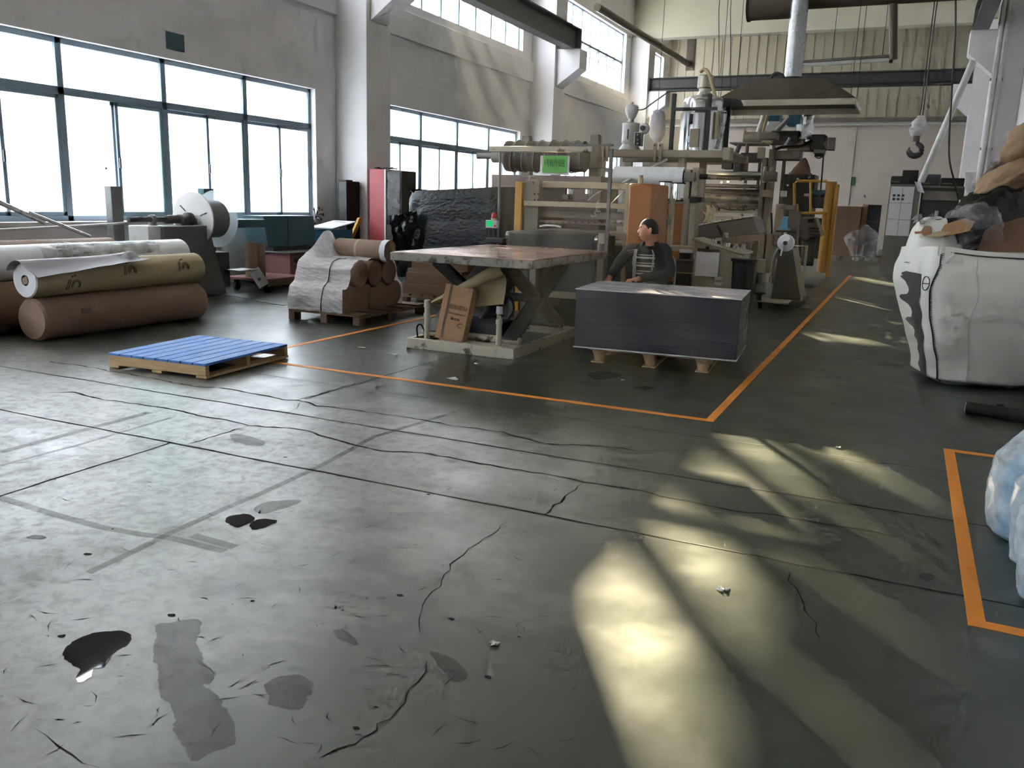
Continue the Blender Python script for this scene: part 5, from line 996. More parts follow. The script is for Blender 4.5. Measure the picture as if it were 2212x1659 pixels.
MB().cyl((xd - 1.0, yh_ + 1.2, hz_ + .05), (xd + .05, yh_ + 1.2, hz_ + .05), .27, n=28).build('wide_pipe', 'duct_dark', bdz); MB().cyl((xd + .05, yh_ + 1.2, hz_ + .1), (1.2, yh_ + 1.2, hz_ + .1), .17, n=24).build('pipe', 'duct_dark', bdz); MB().cyl((xd - 1.02, yh_ + 1.2, hz_ + .05), (xd - .97, yh_ + 1.2, hz_ + .05), .29, n=28).cyl((xd - .02, yh_ + 1.2, hz_ + .05), (xd + .06, yh_ + 1.2, hz_ + .05), .29, n=28).build('flange', 'steel_dark', bdz)
dp = tag(MB().cyl(PY(1930, 8, yh_ + 1.2), PY(1930, 128, yh_ + 1.2) , .075, n=18).build('drop_pipe', 'duct_dark'), 'short grey drop pipe hanging from the ceiling duct', 'pipe')
tl = thing('tube_lamp', 'long unlit tube lamp fixture hanging beside the hood duct', 'lamp', PY(1825, 138, 18.9)); a, c = PY(1730, 141, 18.9), PY(1925, 128, 18.9)
MB().cyl(a, c, .045, n=14).build('tube', 'glass_lamp', tl); MB().bar(a + Vector((0, 0, .06)), c + Vector((0, 0, .06)), .1, .05).build('housing', 'machine_grey', tl, .006)
for p_ in (a, c): MB().cyl(p_ - Vector((.03, 0, 0)), p_ + Vector((.03, 0, 0)), .07, n=14).build('end_cap', 'steel_dark', tl)
for t_ in (.35, .9): q = a + (c - a) * t_; MB().cyl(q, Vector((q.x, q.y, 7.4)), .006, n=6).build('suspension_wire', 'steel_dark', tl)
# ---- cranes
for nm, x0, yend, lab in (('left', -8.95, 23.25, 'dark steel crane runway beam on the corbels of the window side'), ('right', .95, 23.3, 'dark steel crane runway beam on the corbels opposite the windows')):
    r_ = thing('crane_runway', lab, 'crane beam', (x0, 4, 5.52)); MB().box(x0 - .16, -12, 5.52, x0 + .16, yend, 5.56).box(x0 - .16, -12, 6.06, x0 + .16, yend, 6.10).box(x0 - .015, -12, 5.56, x0 + .015, yend, 6.06).box(x0 - .16, yend - .02, 5.52, x0 + .16, yend, 6.1).build('beam', 'steel_grey', r_); MB().box(x0 - .03, -12, 6.10, x0 + .03, yend, 6.15).build('rail', 'steel_dark', r_)
gb = thing('cross_girder', 'dark steel girder spanning the far end between column corbels', 'girder', (-4, 31.7, 5.55)); MB().box(-9.28, 31.8, 5.52, 1.28, 32.1, 5.56).box(-9.28, 31.8, 5.96, 1.28, 32.1, 6.0).box(-9.28, 31.93, 5.56, 1.28, 31.97, 5.96).build('beam', 'steel_dark', gb); MB().cyl((-9.28, 31.9, 5.62), (1.28, 31.9, 5.62), .03, n=8).build('conduit', 'steel_dark', gb)
cbz = thing('crane_bridge', 'crane bridge girder with hoist trolley high above the aisle', 'crane', (-4, 11, 6.15)); MB().box(-9.1, 10.85, 6.15, 1.1, 11.15, 6.55).build('girder', 'steel_grey', cbz, .01); MB().box(-.25, 10.75, 5.7, .25, 11.25, 6.12).build('hoist_body', 'steel_dark', cbz, .03); MB().box(-.05, 10.98, 6.1, .05, 11.02, 6.2).build('hanger', 'steel_dark', cbz)
hk = thing('crane_hook', 'crane hook block wrapped in torn film hanging on two steel ropes', 'hook', PY(1981, 338, 11.0)); yq = 11.0
qt, qb = PY(1990, 250, yq), PY(1981, 300, yq)
for dx in (-.012, .014): MB().cyl((qt.x + dx, yq, qt.z - .05), (qt.x + dx, yq, 5.75), .007, n=6).build('rope', 'cable', hk)
MB().grid(lambda u, v: Vector((qt.x - .03 * v + (.035 + .05 * math.sin(v * 2.8)) * math.cos(u * 6.283) * (1 + .3 * nzv((u * 4, v * 5, 1))), yq + (.03 + .04 * math.sin(v * 2.8)) * math.sin(u * 6.283), qt.z - v * (qt.z - qb.z - .03))), 18, 16, True).build('film_wrap', 'wrap_clear', hk)
MB().cyl((qt.x - .02, yq, qt.z - .28), (qt.x - .02, yq, qt.z - .02), .035).build('block', 'kraft_dark', hk)
hc = Vector((qb.x - .005, yq, qb.z - .12)); pts = [Vector((hc.x + .01, yq, qb.z + .04)), Vector((hc.x + .01, yq, qb.z - .02))] + [hc + Vector((.068 * math.cos(R(t)), 0, .068 * math.sin(R(t)))) for t in range(75, -206, -20)]
MB().tube(pts, [.02, .022] + [.026 + .01 * math.sin(math.pi * i / 14) for i in range(13)] + [.012, .006][:len(pts) - 15], 10).build('hook', 'steel_dark', hk)
tag(MB().tube(smooth_path([PY(2063, -80, 9.5), PY(2064, 60, 9.5), PY(2056, 200, 9.5), PY(2050, 330, 9.5), PY(2062, 395, 9.6), PY(2080, 470, 9.8)]), .009, 6).build('pendant_cable', 'cable'), 'black pendant cable hanging from the crane down to the shelves', 'cable')
cpz = thing('wall_pipe', 'dark pipe running high along the clerestory wall with a hanger at its end', 'pipe', (-8.5, 30, 6.7)); MB().cyl((-8.5, 23.6, 6.72), (-8.5, 34.4, 6.82), .11, n=14).build('pipe', 'duct_dark', cpz); MB().box(-8.6, 34.3, 6.6, -8.3, 34.5, ZC).build('hanger', 'machine_grey', cpz)
for u in (1553, 1578): tag(MB().cyl(PY(u, 20, 16.0), PY(u, 165 if u < 1570 else 200, 16.0), .007, n=6).cyl(PY(u, 20, 16.0), Vector((PY(u, 20, 16).x, 16.0, ZC)), .007, n=6).build('hanging_wire', 'cable'), ['thin wire hanging beside the steel dryer', 'longer thin wire hanging between the dryer and the hood'][u > 1570], 'wire')
# ================================================================ RIGHT SIDE
BC = Vector((.66, 8.52, 0)); BR = R(14)
def bagp(a, v, off=0.0):
    """point on the bulk bag: a = angle, v = height 0..1"""
    ca, sa = math.cos(a), math.sin(a); e = .42
    sx = math.copysign(abs(ca) ** e, ca); sy = math.copysign(abs(sa) ** e, sa)
    h = .44 + .18 * min(1, v * 1.4) ** .8 + .05 * v - .03 * max(0, v - .85) * 5 + .012 * math.sin(v * 6 + a)
    if v < .05: h -= (.05 - v) * 2.2
    x, y = sx * (h + off), sy * (h * .98 + off); z = v * 1.16
    if v > .9: z += .03 * math.sin(a * 2)
    q = Vector((x * math.cos(BR) - y * math.sin(BR), x * math.sin(BR) + y * math.cos(BR), z)) + BC
    w = Vector((nzv(q, 3.2), nzv(q + Vector((9, 0, 0)), 3.2), 0)) * .035 + Vector((nzv(q, 9), nzv(q + Vector((3, 0, 0)), 9), 0)) * .008
    w += Vector((ca, sa, 0)) * .006 * math.sin(q.z * 21 + 5 * nzv(q, 2)) * (.4 + nzv(q + Vector((5, 5, 5)), 3))
    return q + w
bg_ = thing('bulk_bag', 'large bulging white woven bulk bag stuffed with scrap, standing on the floor', 'bulk bag', (BC.x, BC.y, 0))
MB().grid(lambda u, v: bagp(u * 2 * math.pi, v), 110, 60, True).build('fabric', 'bag_white', bg_, angle=60)
MB().grid(lambda u, v: BC + (bagp(u * 2 * math.pi, 0) - BC) * (1 - v), 60, 3, True).build('base', 'bag_white', bg_)
def patch(name, a0, a1, v0, v1, m, off=.004, nu=10, nv=24, wig=0):
    return MB().grid(lambda u, v: bagp(R(a0 + (a1 - a0) * u) + (wig * nzv((0 if u < .5 else 5, v * 9, u * 3)) if wig else 0), v0 + (v1 - v0) * v, off), nu, nv).build(name, m, bg_, fix=False)
patch('printed_band', 181, 200, .05, .82, 'bag_print', .004, 8, 40, .09)
MB().tube([bagp(R(224 + 5 * math.sin(i / 5)), .03 + i * .0235, .004) for i in range(40)], .006, 6).build('seam', 'bag_stitch', bg_)
for i in range(70): q = bagp(R(225.5 + 5 * math.sin(i / 8.8)), .04 + i * .0132, .007); MB().box(q.x - .008, q.y - .004, q.z - .002, q.x + .012, q.y + .004, q.z + .002).build('stitch', 'bag_stitch', bg_)
MB().tube([bagp(R(213) + R(7) * math.cos(R(t)), .76 + .05 * math.sin(R(t)), .005) for t in range(0, 361, 15)], .0035, 5).build('printed_oval', 'black', bg_); MB().tube([bagp(R(213 + s), .76, .005) for s in (-7, -4, 0, 4, 7)], .003, 5).build('printed_line', 'black', bg_)
MB().tube([bagp(R(a_), .965, .004) for a_ in range(238, 330, 4)], .006, 6).build('rim_cord', 'bag_stitch', bg_)
MB().tube([bagp(R(262 + 1.5 * math.sin(i / 4)), .05 + i * .022, .003) for i in range(40)], .004, 6).build('fold_seam', 'bag_white', bg_)
patch('document_pouch', 252, 262, .80, .94, 'bag_white', .006)
for i, a_ in enumerate((228, 236)):
    b0 = bagp(R(a_), 1.0, .0); MB().sheet(lambda u, v: b0 + Vector((-.03 + .07 * u, -.012 - .01 * v, -.22 * v * (1 - .5 * u))) + Vector((.01, .01, 0)) * nzv((u * 3, v * 4, i)), 6, 10, .003).build('lifting_strap', 'bag_white', bg_)
ln = thing('bag_liner', 'bunched white inner bag rising out of the bulk bag mouth', 'bag', (.28, 8.45, 1.1))
q0 = PY(2016, 500, 8.35)
MB().grid(lambda u, v: Vector((q0.x + (.20 * math.cos(v * 1.5) ** .7 if v < .99 else 0) * math.cos(u * 6.283) * (1 + .18 * nzv((math.cos(u * 6.283) * 2, math.sin(u * 6.283) * 2, v * 2))), 8.4 + .24 * math.cos(v * 1.55) * math.sin(u * 6.283), 1.02 + .40 * math.sin(v * 1.57) + .03 * nzv((u * 6, v * 5, 3)))), 40, 20, True).build('film', 'bag_white', ln, angle=60)
MB().sheet(lambda u, v: PY(1975 + 40 * u, 470 + 12 * v, 8.25) + Vector((.03, .05, .03)) * nzv((u * 5, v * 5, 2)) + Vector((0, .1 * v, .03 * math.sin(u * 9))), 14, 8, .002).build('loose_edge', 'wrap_loose', ln)
def card(label, pts, y, m, th=.006, name='cardboard_piece', cat='cardboard', dy=(0, 0, 0, 0, 0, 0, 0, 0), wrk=.0):
    vm = max(q[1] for q in pts); P_ = [PY(u, v, y) + Vector((.006 * nzv((u, v, 1), .3), .0035 * (vm - v), .008 * nzv((u, v, 5), .3))) for i, (u, v) in enumerate(pts)]; t = thing(name, label, cat, (P_[0].x, y, min(p.z for p in P_)))
    MB().prism(P_, (0, th, .003)).build('sheet', m, t); return t
card('black-edged brown board tucked behind the bunched white liner', [(2008, 475), (2085, 468), (2082, 483), (2050, 492), (2010, 490)], 8.28, 'black')
card('torn light brown cardboard piece lying over the bag rim', [(2030, 490), (2085, 472), (2108, 478), (2095, 498), (2060, 508), (2040, 512)], 8.2, 'cardboard')
card('small folded brown cardboard flap sticking out of the bag', [(1976, 500), (1990, 501), (1996, 490), (2012, 492), (2010, 506), (1997, 512), (1990, 505), (1977, 506)], 8.17, 'cardboard')
card('pale cardboard strip on the bag rim below the torn piece', [(1998, 511), (2030, 500), (2055, 503), (2030, 512)], 8.16, 'kraft_yellow')
def lump(name, label, cat, u, v, y, w, d, h, m, seed, tilt=0, rough_=.25):
    q = PY(u, v, y); t = thing(name, label, cat, (q.x, q.y, q.z - h))
    def f(a, b_):
        th = a * 6.2832; ph = (b_ - .5) * math.pi; n_ = Vector((math.cos(th) * math.cos(ph), math.sin(th) * math.cos(ph), math.sin(ph)))
        k = 1 + rough_ * nzv(n_ * 1.6 + Vector((seed, 0, 0))) + rough_ * .6 * nzv(n_ * 4 + Vector((seed, 3, 0)))
        p = Vector((n_.x * w * k, n_.y * d * k, n_.z * h * k)); return q + Vector((p.x * math.cos(tilt) - p.z * math.sin(tilt), p.y, p.x * math.sin(tilt) + p.z * math.cos(tilt)))
    MB().grid(f, 44, 26, True).build('film' if 'wrap' in m else 'body', m, t, angle=60); return t
lump('plastic_bag', 'crumpled clear plastic bag in the middle of the scrap in the bulk bag', 'plastic bag', 2100, 490, 8.5, .24, .22, .20, 'wrap_loose', 3)
lump('plastic_bag', 'dark glossy crumpled plastic behind the clear bag', 'plastic bag', 2140, 470, 8.8, .34, .25, .26, 'wrap_black', 9, .5)
card('large brown carton side standing in the bulk bag', [(2110, 545), (2230, 545), (2260, 400), (2185, 455), (2130, 500)], 8.35, 'cardboard_brown', .02, 'cardboard_sheet', 'cardboard')
lump('paper_sack', 'dark brown paper sack lying across the scrap', 'paper sack', 2165, 440, 8.9, .40, .22, .14, 'cardboard_brown', 5, .42)
lump('paper_sack', 'tan kraft paper sack on top of the scrap heap', 'paper sack', 2180, 385, 8.9, .34, .2, .13, 'sack_kraft', 12, .62, .18)
lump('paper_sack', 'dark olive sack behind the tan kraft sack', 'paper sack', 2195, 362, 9.3, .26, .2, .12, 'kraft_dark', 15, .3)
lump('paper_sack', 'rounded tan paper bundle at the very top of the scrap heap', 'paper sack', 2222, 312, 8.9, .22, .2, .17, 'sack_kraft', 22, .9, .2)
sp2 = thing('scrap_rack', 'dark pallet cage behind the bulk bag holding up the scrap heap', 'rack', (1.25, 9.55, 0)); [MB().box(x_, y_, 0, x_ + .05, y_ + .05, 1.35).build('post', 'steel_dark', sp2) for x_ in (.85, 1.6) for y_ in (9.3, 9.8)]; MB().box(.85, 9.3, 1.15, 1.65, 9.85, 1.2).build('shelf', 'dark_wood', sp2)
MB().sheet(lambda u, v: PY(2085 + 25 * u, 372 + 85 * v, 9.6) + Vector((.03, .03, 0)) * nzv((u * 3, v * 4, 7)) + Vector((.06 * (u - .5) * -v, 0, 0)), 8, 14, .003).build('hanging_sack', 'paper_white', sp2)
# pallet truck and dark bundle at the edge
ptk = thing('pallet_truck', 'dark hand pallet truck parked at the foot of the bulk bag', 'pallet truck', (1.3, 7.5, 0))
for y0 in (7.3, 7.62): MB().box(1.0, y0, .07, 1.85, y0 + .15, .13).build('fork', 'black', ptk, .01); MB().cyl((1.07, y0 + .05, .045), (1.07, y0 + .11, .045), .045, n=14).build('roller', 'rubber', ptk)
MB().box(1.3, 7.28, .1, 1.55, 7.8, .42).build('pump_body', 'black', ptk, .03); MB().cyl((1.25, 7.55, .13), (1.25, 7.55, .5), .04).build('cylinder', 'machine_beige', ptk); MB().cyl((1.45, 7.55, .4), (1.75, 7.55, 1.2), .02).build('handle', 'steel_dark', ptk)
a, c = G(2086, 893), G(2230, 925); bdl = thing('hose_bundle', 'dark rubber hose bundle lying on the floor by the pallet truck', 'hose', (a.x, a.y, 0))
MB().cyl((a.x, a.y, .045), (c.x + .4, c.y + .05, .045), .045, .05, n=18).build('hose', 'rubber', bdl); MB().lathe((a.x - .002, a.y, .045), [(.04, -.004), (.03, -.008), (.02, -.004), (0, -.004)], 16, 'x').build('cut_end', 'machine_grey', bdl); MB().cyl((a.x + .2, a.y + .02, .045), (a.x + .24, a.y + .02, .045), .05, n=16).build('tie', 'black', bdl)
# bottled water in plastic bags
for i, (x, y, hb, lab) in enumerate(((.66, 4.33, .50, 'bagged blue water bottle by the orange corner facing the bulk bag'), (.72, 3.98, .47, 'bagged blue water bottle standing between two other bagged bottles'), (.70, 3.62, .46, 'bagged blue water bottle by the orange corner away from the bulk bag'))):
    t = thing('water_bottle', lab, 'water bottle', (x, y, 0)); q = Vector((x, y, 0))
    MB().lathe(q, [(0, .005), (.12, .005), (.135, .02), (.135, .10), (.128, .11), (.135, .12), (.135, .24), (.128, .25), (.135, .26), (.13, .32), (.10, .38), (.04, .42), (.03, .44), (.03, .46), (0, .46)], 28).build('bottle', 'blue_plastic', t, angle=30); MB().lathe(q, [(.033, .435), (.036, .44), (.036, .475), (0, .478)], 18).build('cap', 'teal_blue', t)
    def wf(u, v, s=i):
        th = u * 6.2832; r_ = (.155 + .03 * math.sin(v * 3.1)) if v < .72 else .18 - (v - .72) * .42
        if v < .06: r_ *= .75 + v * 4
        k = 1 + .16 * nzv((math.cos(th) * 1.7 + s * 5, math.sin(th) * 1.7, v * 2.4)) + .05 * nzv((math.cos(th) * 6, math.sin(th) * 6, v * 7 + s))
        return q + Vector((r_ * k * math.cos(th), r_ * k * math.sin(th), .004 + v * hb * 1.05))
    MB().grid(wf, 56, 36, True).build('plastic_bag', 'wrap_bag', t, angle=60)
    MB().lathe(q, [(0, .003), (.1, .003), (.12, .006)], 20).build('bag_bottom', 'wrap_bag', t)
# ---- far right: shelving, cabinet with taped sheets, cartons
yb = 23.4
fc = thing('locker', 'tall grey cabinet papered with white notice sheets beside the aisle end', 'cabinet', (PY(1950, 575, yb).x, yb, 0))
a, c = PY(1919, 397, yb), PY(1990, 397, yb); x0, x1, zt = PY(1913, 480, yb).x, c.x, a.z
MB().box(x0, yb, 0, x1, yb + .6, zt).build('body', 'machine_grey', fc, .01); sw_ = (PY(1976, 420, yb).x - x0 - .04) / 2
for i in range(2):
    for j in range(3):
        o_ = MB().box(x0 + .03 + i * sw_, yb - .008, zt - .05 - (j + 1) * .40, x0 + .02 + (i + 1) * sw_, yb, zt - .06 - j * .40).build('notice_sheet', 'paper_white', fc, .001)
        if i == 0 and j == 0:
            for r_ in range(2):
                for k_ in range(3): MB().box(x0 + .09 + k_ * .1, yb - .011, zt - .3 - r_ * .09, x0 + .15 + k_ * .1, yb - .008, zt - .25 - r_ * .09).build('print_mark', 'sign_ink', o_)
MB().sheet(lambda u, v: PY(1975 + 14 * u + 8 * v, 392 + 22 * v + 3 * u, yb - .1) + Vector((0, .05 * math.sin(u * 3), 0)), 8, 8, .004).build('curled_sheet', 'paper_white', fc)
fs = thing('steel_shelf', 'dark grey steel cupboard with open shelf beside the papered cabinet', 'cupboard', (PY(2030, 560, yb).x, yb, 0))
a, c = PY(1992, 405, yb), PY(2085, 405, yb); MB().box(a.x, yb + .1, 0, c.x, yb + .6, a.z - .0).build('body', 'steel_dark', fs, .01); MB().box(a.x - .02, yb + .05, a.z, c.x, yb + .62, a.z + .05).build('top', 'machine_grey', fs, .01); pbox('drawer', fs, 1995, 412, 2068, 434, yb + .07, .03, 'machine_grey', .006)
for u in (2020, 2024): pbox('handle', fs, u, 455, u + 2, 470, yb + .05, .04, 'stainless', .003)
for i, (u0, v0, u1, v1, m, lab, cat) in enumerate(((1950, 366, 1982, 394, 'black', 'black box on top of the papered cabinet', 'box'), (1925, 380, 1965, 397, 'black', 'low black tray on top of the papered cabinet', 'tray'), (1992, 376, 2030, 403, 'steel_dark', 'dark toolbox on the steel cupboard', 'toolbox'), (2034, 384, 2082, 404, 'black', 'long black case on the steel cupboard', 'case'))):
    a, c = PY(u0, v0, yb + .1), PY(u1, v1, yb + .1); zb_ = zt if i < 2 else PY(1992, 405, yb).z + .05
    t = thing('storage_box', lab, cat, ((a.x + c.x) / 2, yb + .3, zb_)); MB().box(a.x, yb + .12 + (.26 if i == 0 else 0), zb_, c.x, yb + (.36 if i == 1 else .58), max(a.z, zb_ + .1)).build('body', m, t, .02)
    MB().box(a.x + .02, yb + .11 + (.26 if i == 0 else 0), zb_ + .04, (a.x + c.x) / 2, yb + .13 + (.26 if i == 0 else 0), zb_ + .07).build('handle', 'machine_grey', t, .004)
yq2 = 27.5
pq = thing('pallet', 'dark pallet at the far end of the aisle under brown cartons', 'pallet', (PY(1850, 575, yq2).x, yq2, 0)); a, c = PY(1806, 560, yq2), PY(1905, 560, yq2)
for i in range(5): MB().box(a.x, yq2 + i * .24, .11, c.x, yq2 + i * .24 + .17, .14).build('deck_board', 'old_wood', pq)
for x_ in (a.x, (a.x + c.x) / 2, c.x - .1): MB().box(x_, yq2, 0, x_ + .1, yq2 + 1.13, .11).build('stringer', 'old_wood', pq)
for i, (u0, v0, u1, m, dp_, lab) in enumerate(((1809, 445, 1862, 'cardboard_brown', .0, 'big open brown carton on the far pallet'), (1864, 441, 1876, 'cardboard', .3, 'light brown carton edge between the far carton and the black board'), (1876, 442, 1905, 'black', .2, 'black board standing on the far pallet'))):
    a, c = PY(u0, v0, yq2 + dp_), PY(u1, v0, yq2 + dp_); t = thing('far_carton', lab, 'board' if i == 2 else 'carton', ((a.x + c.x) / 2, yq2 + dp_, .14)); MB().box(a.x, yq2 + dp_, .14, c.x, yq2 + dp_ + (.7 if i == 0 else .25), a.z).build('body', m, t, .01); MB().box(a.x, yq2 + dp_ - .01, a.z - .5, c.x, yq2 + dp_, a.z - .48).build('seam', 'kraft_dark', t)
lump('plastic_bag', 'clear bag of scrap on the far pallet in front of the cartons', 'plastic bag', 1865, 528, yq2 - .2, .46, .22, .5, 'wrap_loose', 31)
for (u, v, y, lab) in ((1838, 391, YB - .02, 'small green notice on the far white wall'),): a = PY(u - 9, v - 9, y); c = PY(u + 8, v + 10, y); tag(MB().box(a.x, y - .02, c.z, c.x, y, a.z).build('notice', 'notice_green'), lab, 'notice')
a, c = PY(2143, 360, 22.64), PY(2174, 382, 22.64); tag(MB().box(a.x, 22.635, c.z, c.x, 22.65, a.z).build('notice', 'notice_green'), 'green notice on the column above the scrap heap', 'notice')
yp_ = 22.55
for du, lab in ((0, 'white conduit pipe running down the column by the scrap heap'), (12, 'second white conduit beside it on the same column')):
    x_ = PY(2117 + du, 376, yp_).x; t = thing('conduit_pipe', lab, 'pipe', (x_, yp_, 0)); MB().cyl((x_, yp_, 0), (x_, yp_, 7.3), .05, n=14).build('pipe', 'pipe_white', t)
    for z_ in (1.2, 2.9, 4.4): MB().box(x_ - .07, yp_ + .0, z_, x_ + .07, yp_ + .098, z_ + .05).build('clip', 'machine_grey', t)
tag(MB().cyl(PY(2103, 130, 22.3), PY(1990, 392, 22.9), .075, n=16).build('brace_tube', 'pipe_white'), 'thick white tube leaning diagonally from the column to the steel cupboard', 'tube')
dc = lump('dust_cover', 'limp grey-white cover hanging on a cord beside the third column', 'cover', 1420, 272, 22.0, .22, .16, .42, 'paper_grey', 41, 0, .15)
q = PY(1420, 250, 22.0); MB().cyl((q.x, 22.0, q.z - .05), (q.x, 22.0, ZC), .008, n=6).build('cord', 'cable', dc)
# litter
for i, (u, v) in enumerate(((782, 752), (612, 659), (985, 821), (1345, 822), (1810, 968), (1068, 1392), (1562, 1275), (855, 768), (1028, 787), (690, 690))):
    q = G(u, v); t = tag(MB().sheet(lambda a, b_: q + Vector(((a - .5) * (.07 if i in (0, 1) else .03), (b_ - .5) * (.04 if i in (0, 1) else .018), .006 + .012 * abs(nzv((a * 3, b_ * 3, i * 5)))))+ Vector((.01, .01, 0)) * nzv((a * 4, b_ * 4, i)), 6, 5, .002).build('paper_scrap', 'litter'), ['torn paper scrap between the blue pallet and the lift table', 'paper scrap on the floor by the wrapped roll pallet', 'paper scrap just beyond the long orange line', 'paper scrap in front of the sheet stack pallet', 'paper scrap on the aisle floor before the bulk bag', 'paper scrap on the worn grey floor in the open', 'paper scrap lying in a patch of sunlight', 'paper scrap in front of the lift table base', 'small scrap beside the lift table corner', 'scrap near the end of the wrapped roll pallet'][i], 'scrap', 'paper scraps on the floor')
# ================================================================ PERSON
PC = Vector((-2.56, 9.1, 0)); per = thing('person', 'seated man in a dark open jacket over a striped pullover, looking towards the window', 'person', PC)
fd = Vector((.02, -.9998, 0)); rt = Vector((fd.y, -fd.x, 0))          # facing of the chest; rt = his right-hand side in the picture's left... (fd.y,-fd.x)
lf = -rt
def at(f, r_, z): return PC + fd * f + rt * r_ + Vector((0, 0, z))
SH = 1.015
shR, shL = PY(1366, 531, 9.0), PY(1434, 531, 9.1)
elR, elL = PY(1339, 566, 8.85), PY(1446, 590, 8.95)
wrR, wrL = PY(1318, 597, 8.72), PY(1380, 602, 8.62)
neck0 = Vector(((shR.x + shL.x) / 2 + .01, 9.06, 1.03)); head_c = PY(1401, 498, 9.0)
V, E_, RD, PALMS = [], [], [], []
def nv(p, r_, par=None):
    V.append(Vector(p)); RD.append(r_); i = len(V) - 1
    if par is not None: E_.append((par, i))
    return i
pel = nv(at(-.03, 0, .54), .13); sp1 = nv(at(-.02, 0, .72), .115, pel); sp2_ = nv(at(-.01, 0, .88), .108, sp1); nk = nv(neck0 + Vector((.015, 0, 0)), .06, sp2_); hd0 = nv(head_c + Vector((.025, .01, -.05)), .052, nk)
for sh, el, wr, sd in ((shR, elR, wrR, 1), (shL, elL, wrL, -1)):
    s = nv(sh + Vector((0, .02, -.05)), .06, sp2_); e = nv(el, .044, s); w = nv(wr, .03, e)
    hdv = (wr - el).normalized(); palm = nv(wr + hdv * .045, (.036, .02), w)
    side = hdv.cross(Vector((0, 0, 1))).normalized() * (1 if sd > 0 else -1)
    if side.y > 0: side = -side
    PALMS.append((wr.copy(), hdv, side))
    for k, (o_, ln_) in enumerate(((-.030, .062), (-.010, .075), (.010, .072), (.028, .055))):
        b0 = nv(wr + hdv * .085 + side * o_, .0095, palm); b1 = nv(wr + hdv * (.085 + ln_ * .55) + side * o_ * 1.15 + Vector((0, 0, .004)), .009, b0); b2 = nv(wr + hdv * (.085 + ln_ * .9) + side * o_ * 1.15 + Vector((0, 0, -.02)), .0075, b1)
    th = nv(wr + hdv * .045 + side * .038 + Vector((0, 0, -.004)), .011, palm); nv(wr + hdv * .085 + side * .055 + Vector((0, 0, -.014)), .009, th)
for sd in (1, -1):
    hp = nv(at(.03, .09 * sd, .52), .095, pel); kn = nv(at(.38, .13 * sd, .50), .07, hp); an = nv(at(.36, .14 * sd, .10), .042, kn); nv(at(.50, .15 * sd, .045), .035, an)
bm_ = MB()
def ball(c, r_): bm_.lathe(c, [(0, -r_), (r_ * .5, -r_ * .866), (r_ * .866, -r_ * .5), (r_, 0), (r_ * .866, r_ * .5), (r_ * .5, r_ * .866), (0, r_)], 14)
for k_, r_ in enumerate(RD): RD[k_] = r_ if not isinstance(r_, tuple) else r_[1]
for a_, b_ in E_: bm_.cyl(V[a_], V[b_], RD[a_], RD[b_], n=14)
for v_, r_ in zip(V, RD): ball(v_, r_)
for w_, h_, s_ in PALMS:
    o_ = w_.cross(Vector((0, 0, 1))).normalized() * .033 if False else s_ * .034
    bm_.prism([w_ - o_ * .7 + Vector((0, 0, -.011)), w_ + o_ * .7 + Vector((0, 0, -.011)), w_ + h_ * .09 + o_ + Vector((0, 0, -.010)), w_ + h_ * .09 - o_ + Vector((0, 0, -.010))], (0, 0, .022))
# head: shaped sphere turned towards the window
face = Vector((-.93, -.36, 0)).normalized(); fr_ = Vector((face.y, -face.x, 0))
def hpt(f, s, z): return head_c + face * f + fr_ * s + Vector((0, 0, z))
def headf(u, v):
    th = u * 6.2832; ph = (v - .5) * math.pi; n_ = Vector((math.cos(th) * math.cos(ph), math.sin(th) * math.cos(ph), math.sin(ph)))   # x = forward
    f, s, z = n_.x * .098, n_.y * .077, n_.z * .122
    if z < 0:
        k = -z / .122; s *= 1 - .30 * k * k; f = f * (1 - .10 * k) + .016 * k * (1 if n_.x > -.2 else -1.6)
    if n_.x > .5 and abs(n_.y) < .6:
        w = (n_.x - .5) * 2 * max(0, 1 - abs(n_.y) * 1.7)
        f += .012 * w * math.exp(-((z - .035) / .014) ** 2)                      # brow
        f -= .010 * w * math.exp(-((z - .012) / .010) ** 2) * (1 if abs(n_.y) > .12 else 0)   # eye sockets
        f += .012 * w * math.exp(-((z + .095) / .016) ** 2)                     # chin
        f += .008 * w * math.exp(-((z + .058) / .012) ** 2)                     # mouth
    if z < -.03 and n_.x < .25: f *= 1 - min(1, (-.03 - z) / .09) * .55; s *= 1 - min(1, (-.03 - z) / .09) * .15
    if n_.x < -.3 and z > -.03: f *= 1.06
    return hpt(f, s, z)
hm = MB().grid(headf, 48, 36, True)
nose = [(.088, 0, .028), (.106, 0, .006), (.124, 0, -.018), (.118, 0, -.03), (.095, 0, -.034)]
hm.add([hpt(*p) for p in [(.085, 0, .03), (.100, .006, .012), (.100, -.006, .012), (.122, .006, -.016), (.122, -.006, -.016), (.112, .018, -.028), (.112, -.018, -.028), (.085, .016, -.02), (.085, -.016, -.02), (.09, 0, -.036)]], [(0, 1, 2), (1, 3, 4, 2), (1, 7, 5, 3), (2, 4, 6, 8), (3, 5, 9), (3, 9, 4), (4, 9, 6), (0, 7, 1), (0, 2, 8), (5, 7, 9), (6, 9, 8)])
for s in (1, -1): hm.lathe(hpt(-.008, .078 * s, -.004), [(0, -.034), (.010, -.026), (.017, 0), (.019, .02), (.010, .034), (0, .036)], 10)
bm = bmesh.new()
for src_ in (bm_, hm): tmp = bpy.data.meshes.new('t'); tmp.from_pydata([p - PC for p in src_.v], [], src_.f); bm.from_mesh(tmp); bpy.data.meshes.remove(tmp)
bmesh.ops.recalc_face_normals(bm, faces=bm.faces[:]); me = bpy.data.meshes.new('body'); bm.to_mesh(me); bm.free(); me.materials.clear(); me.materials.append(MATS['skin'])
for p in me.polygons: p.use_smooth = True; p.material_index = 0
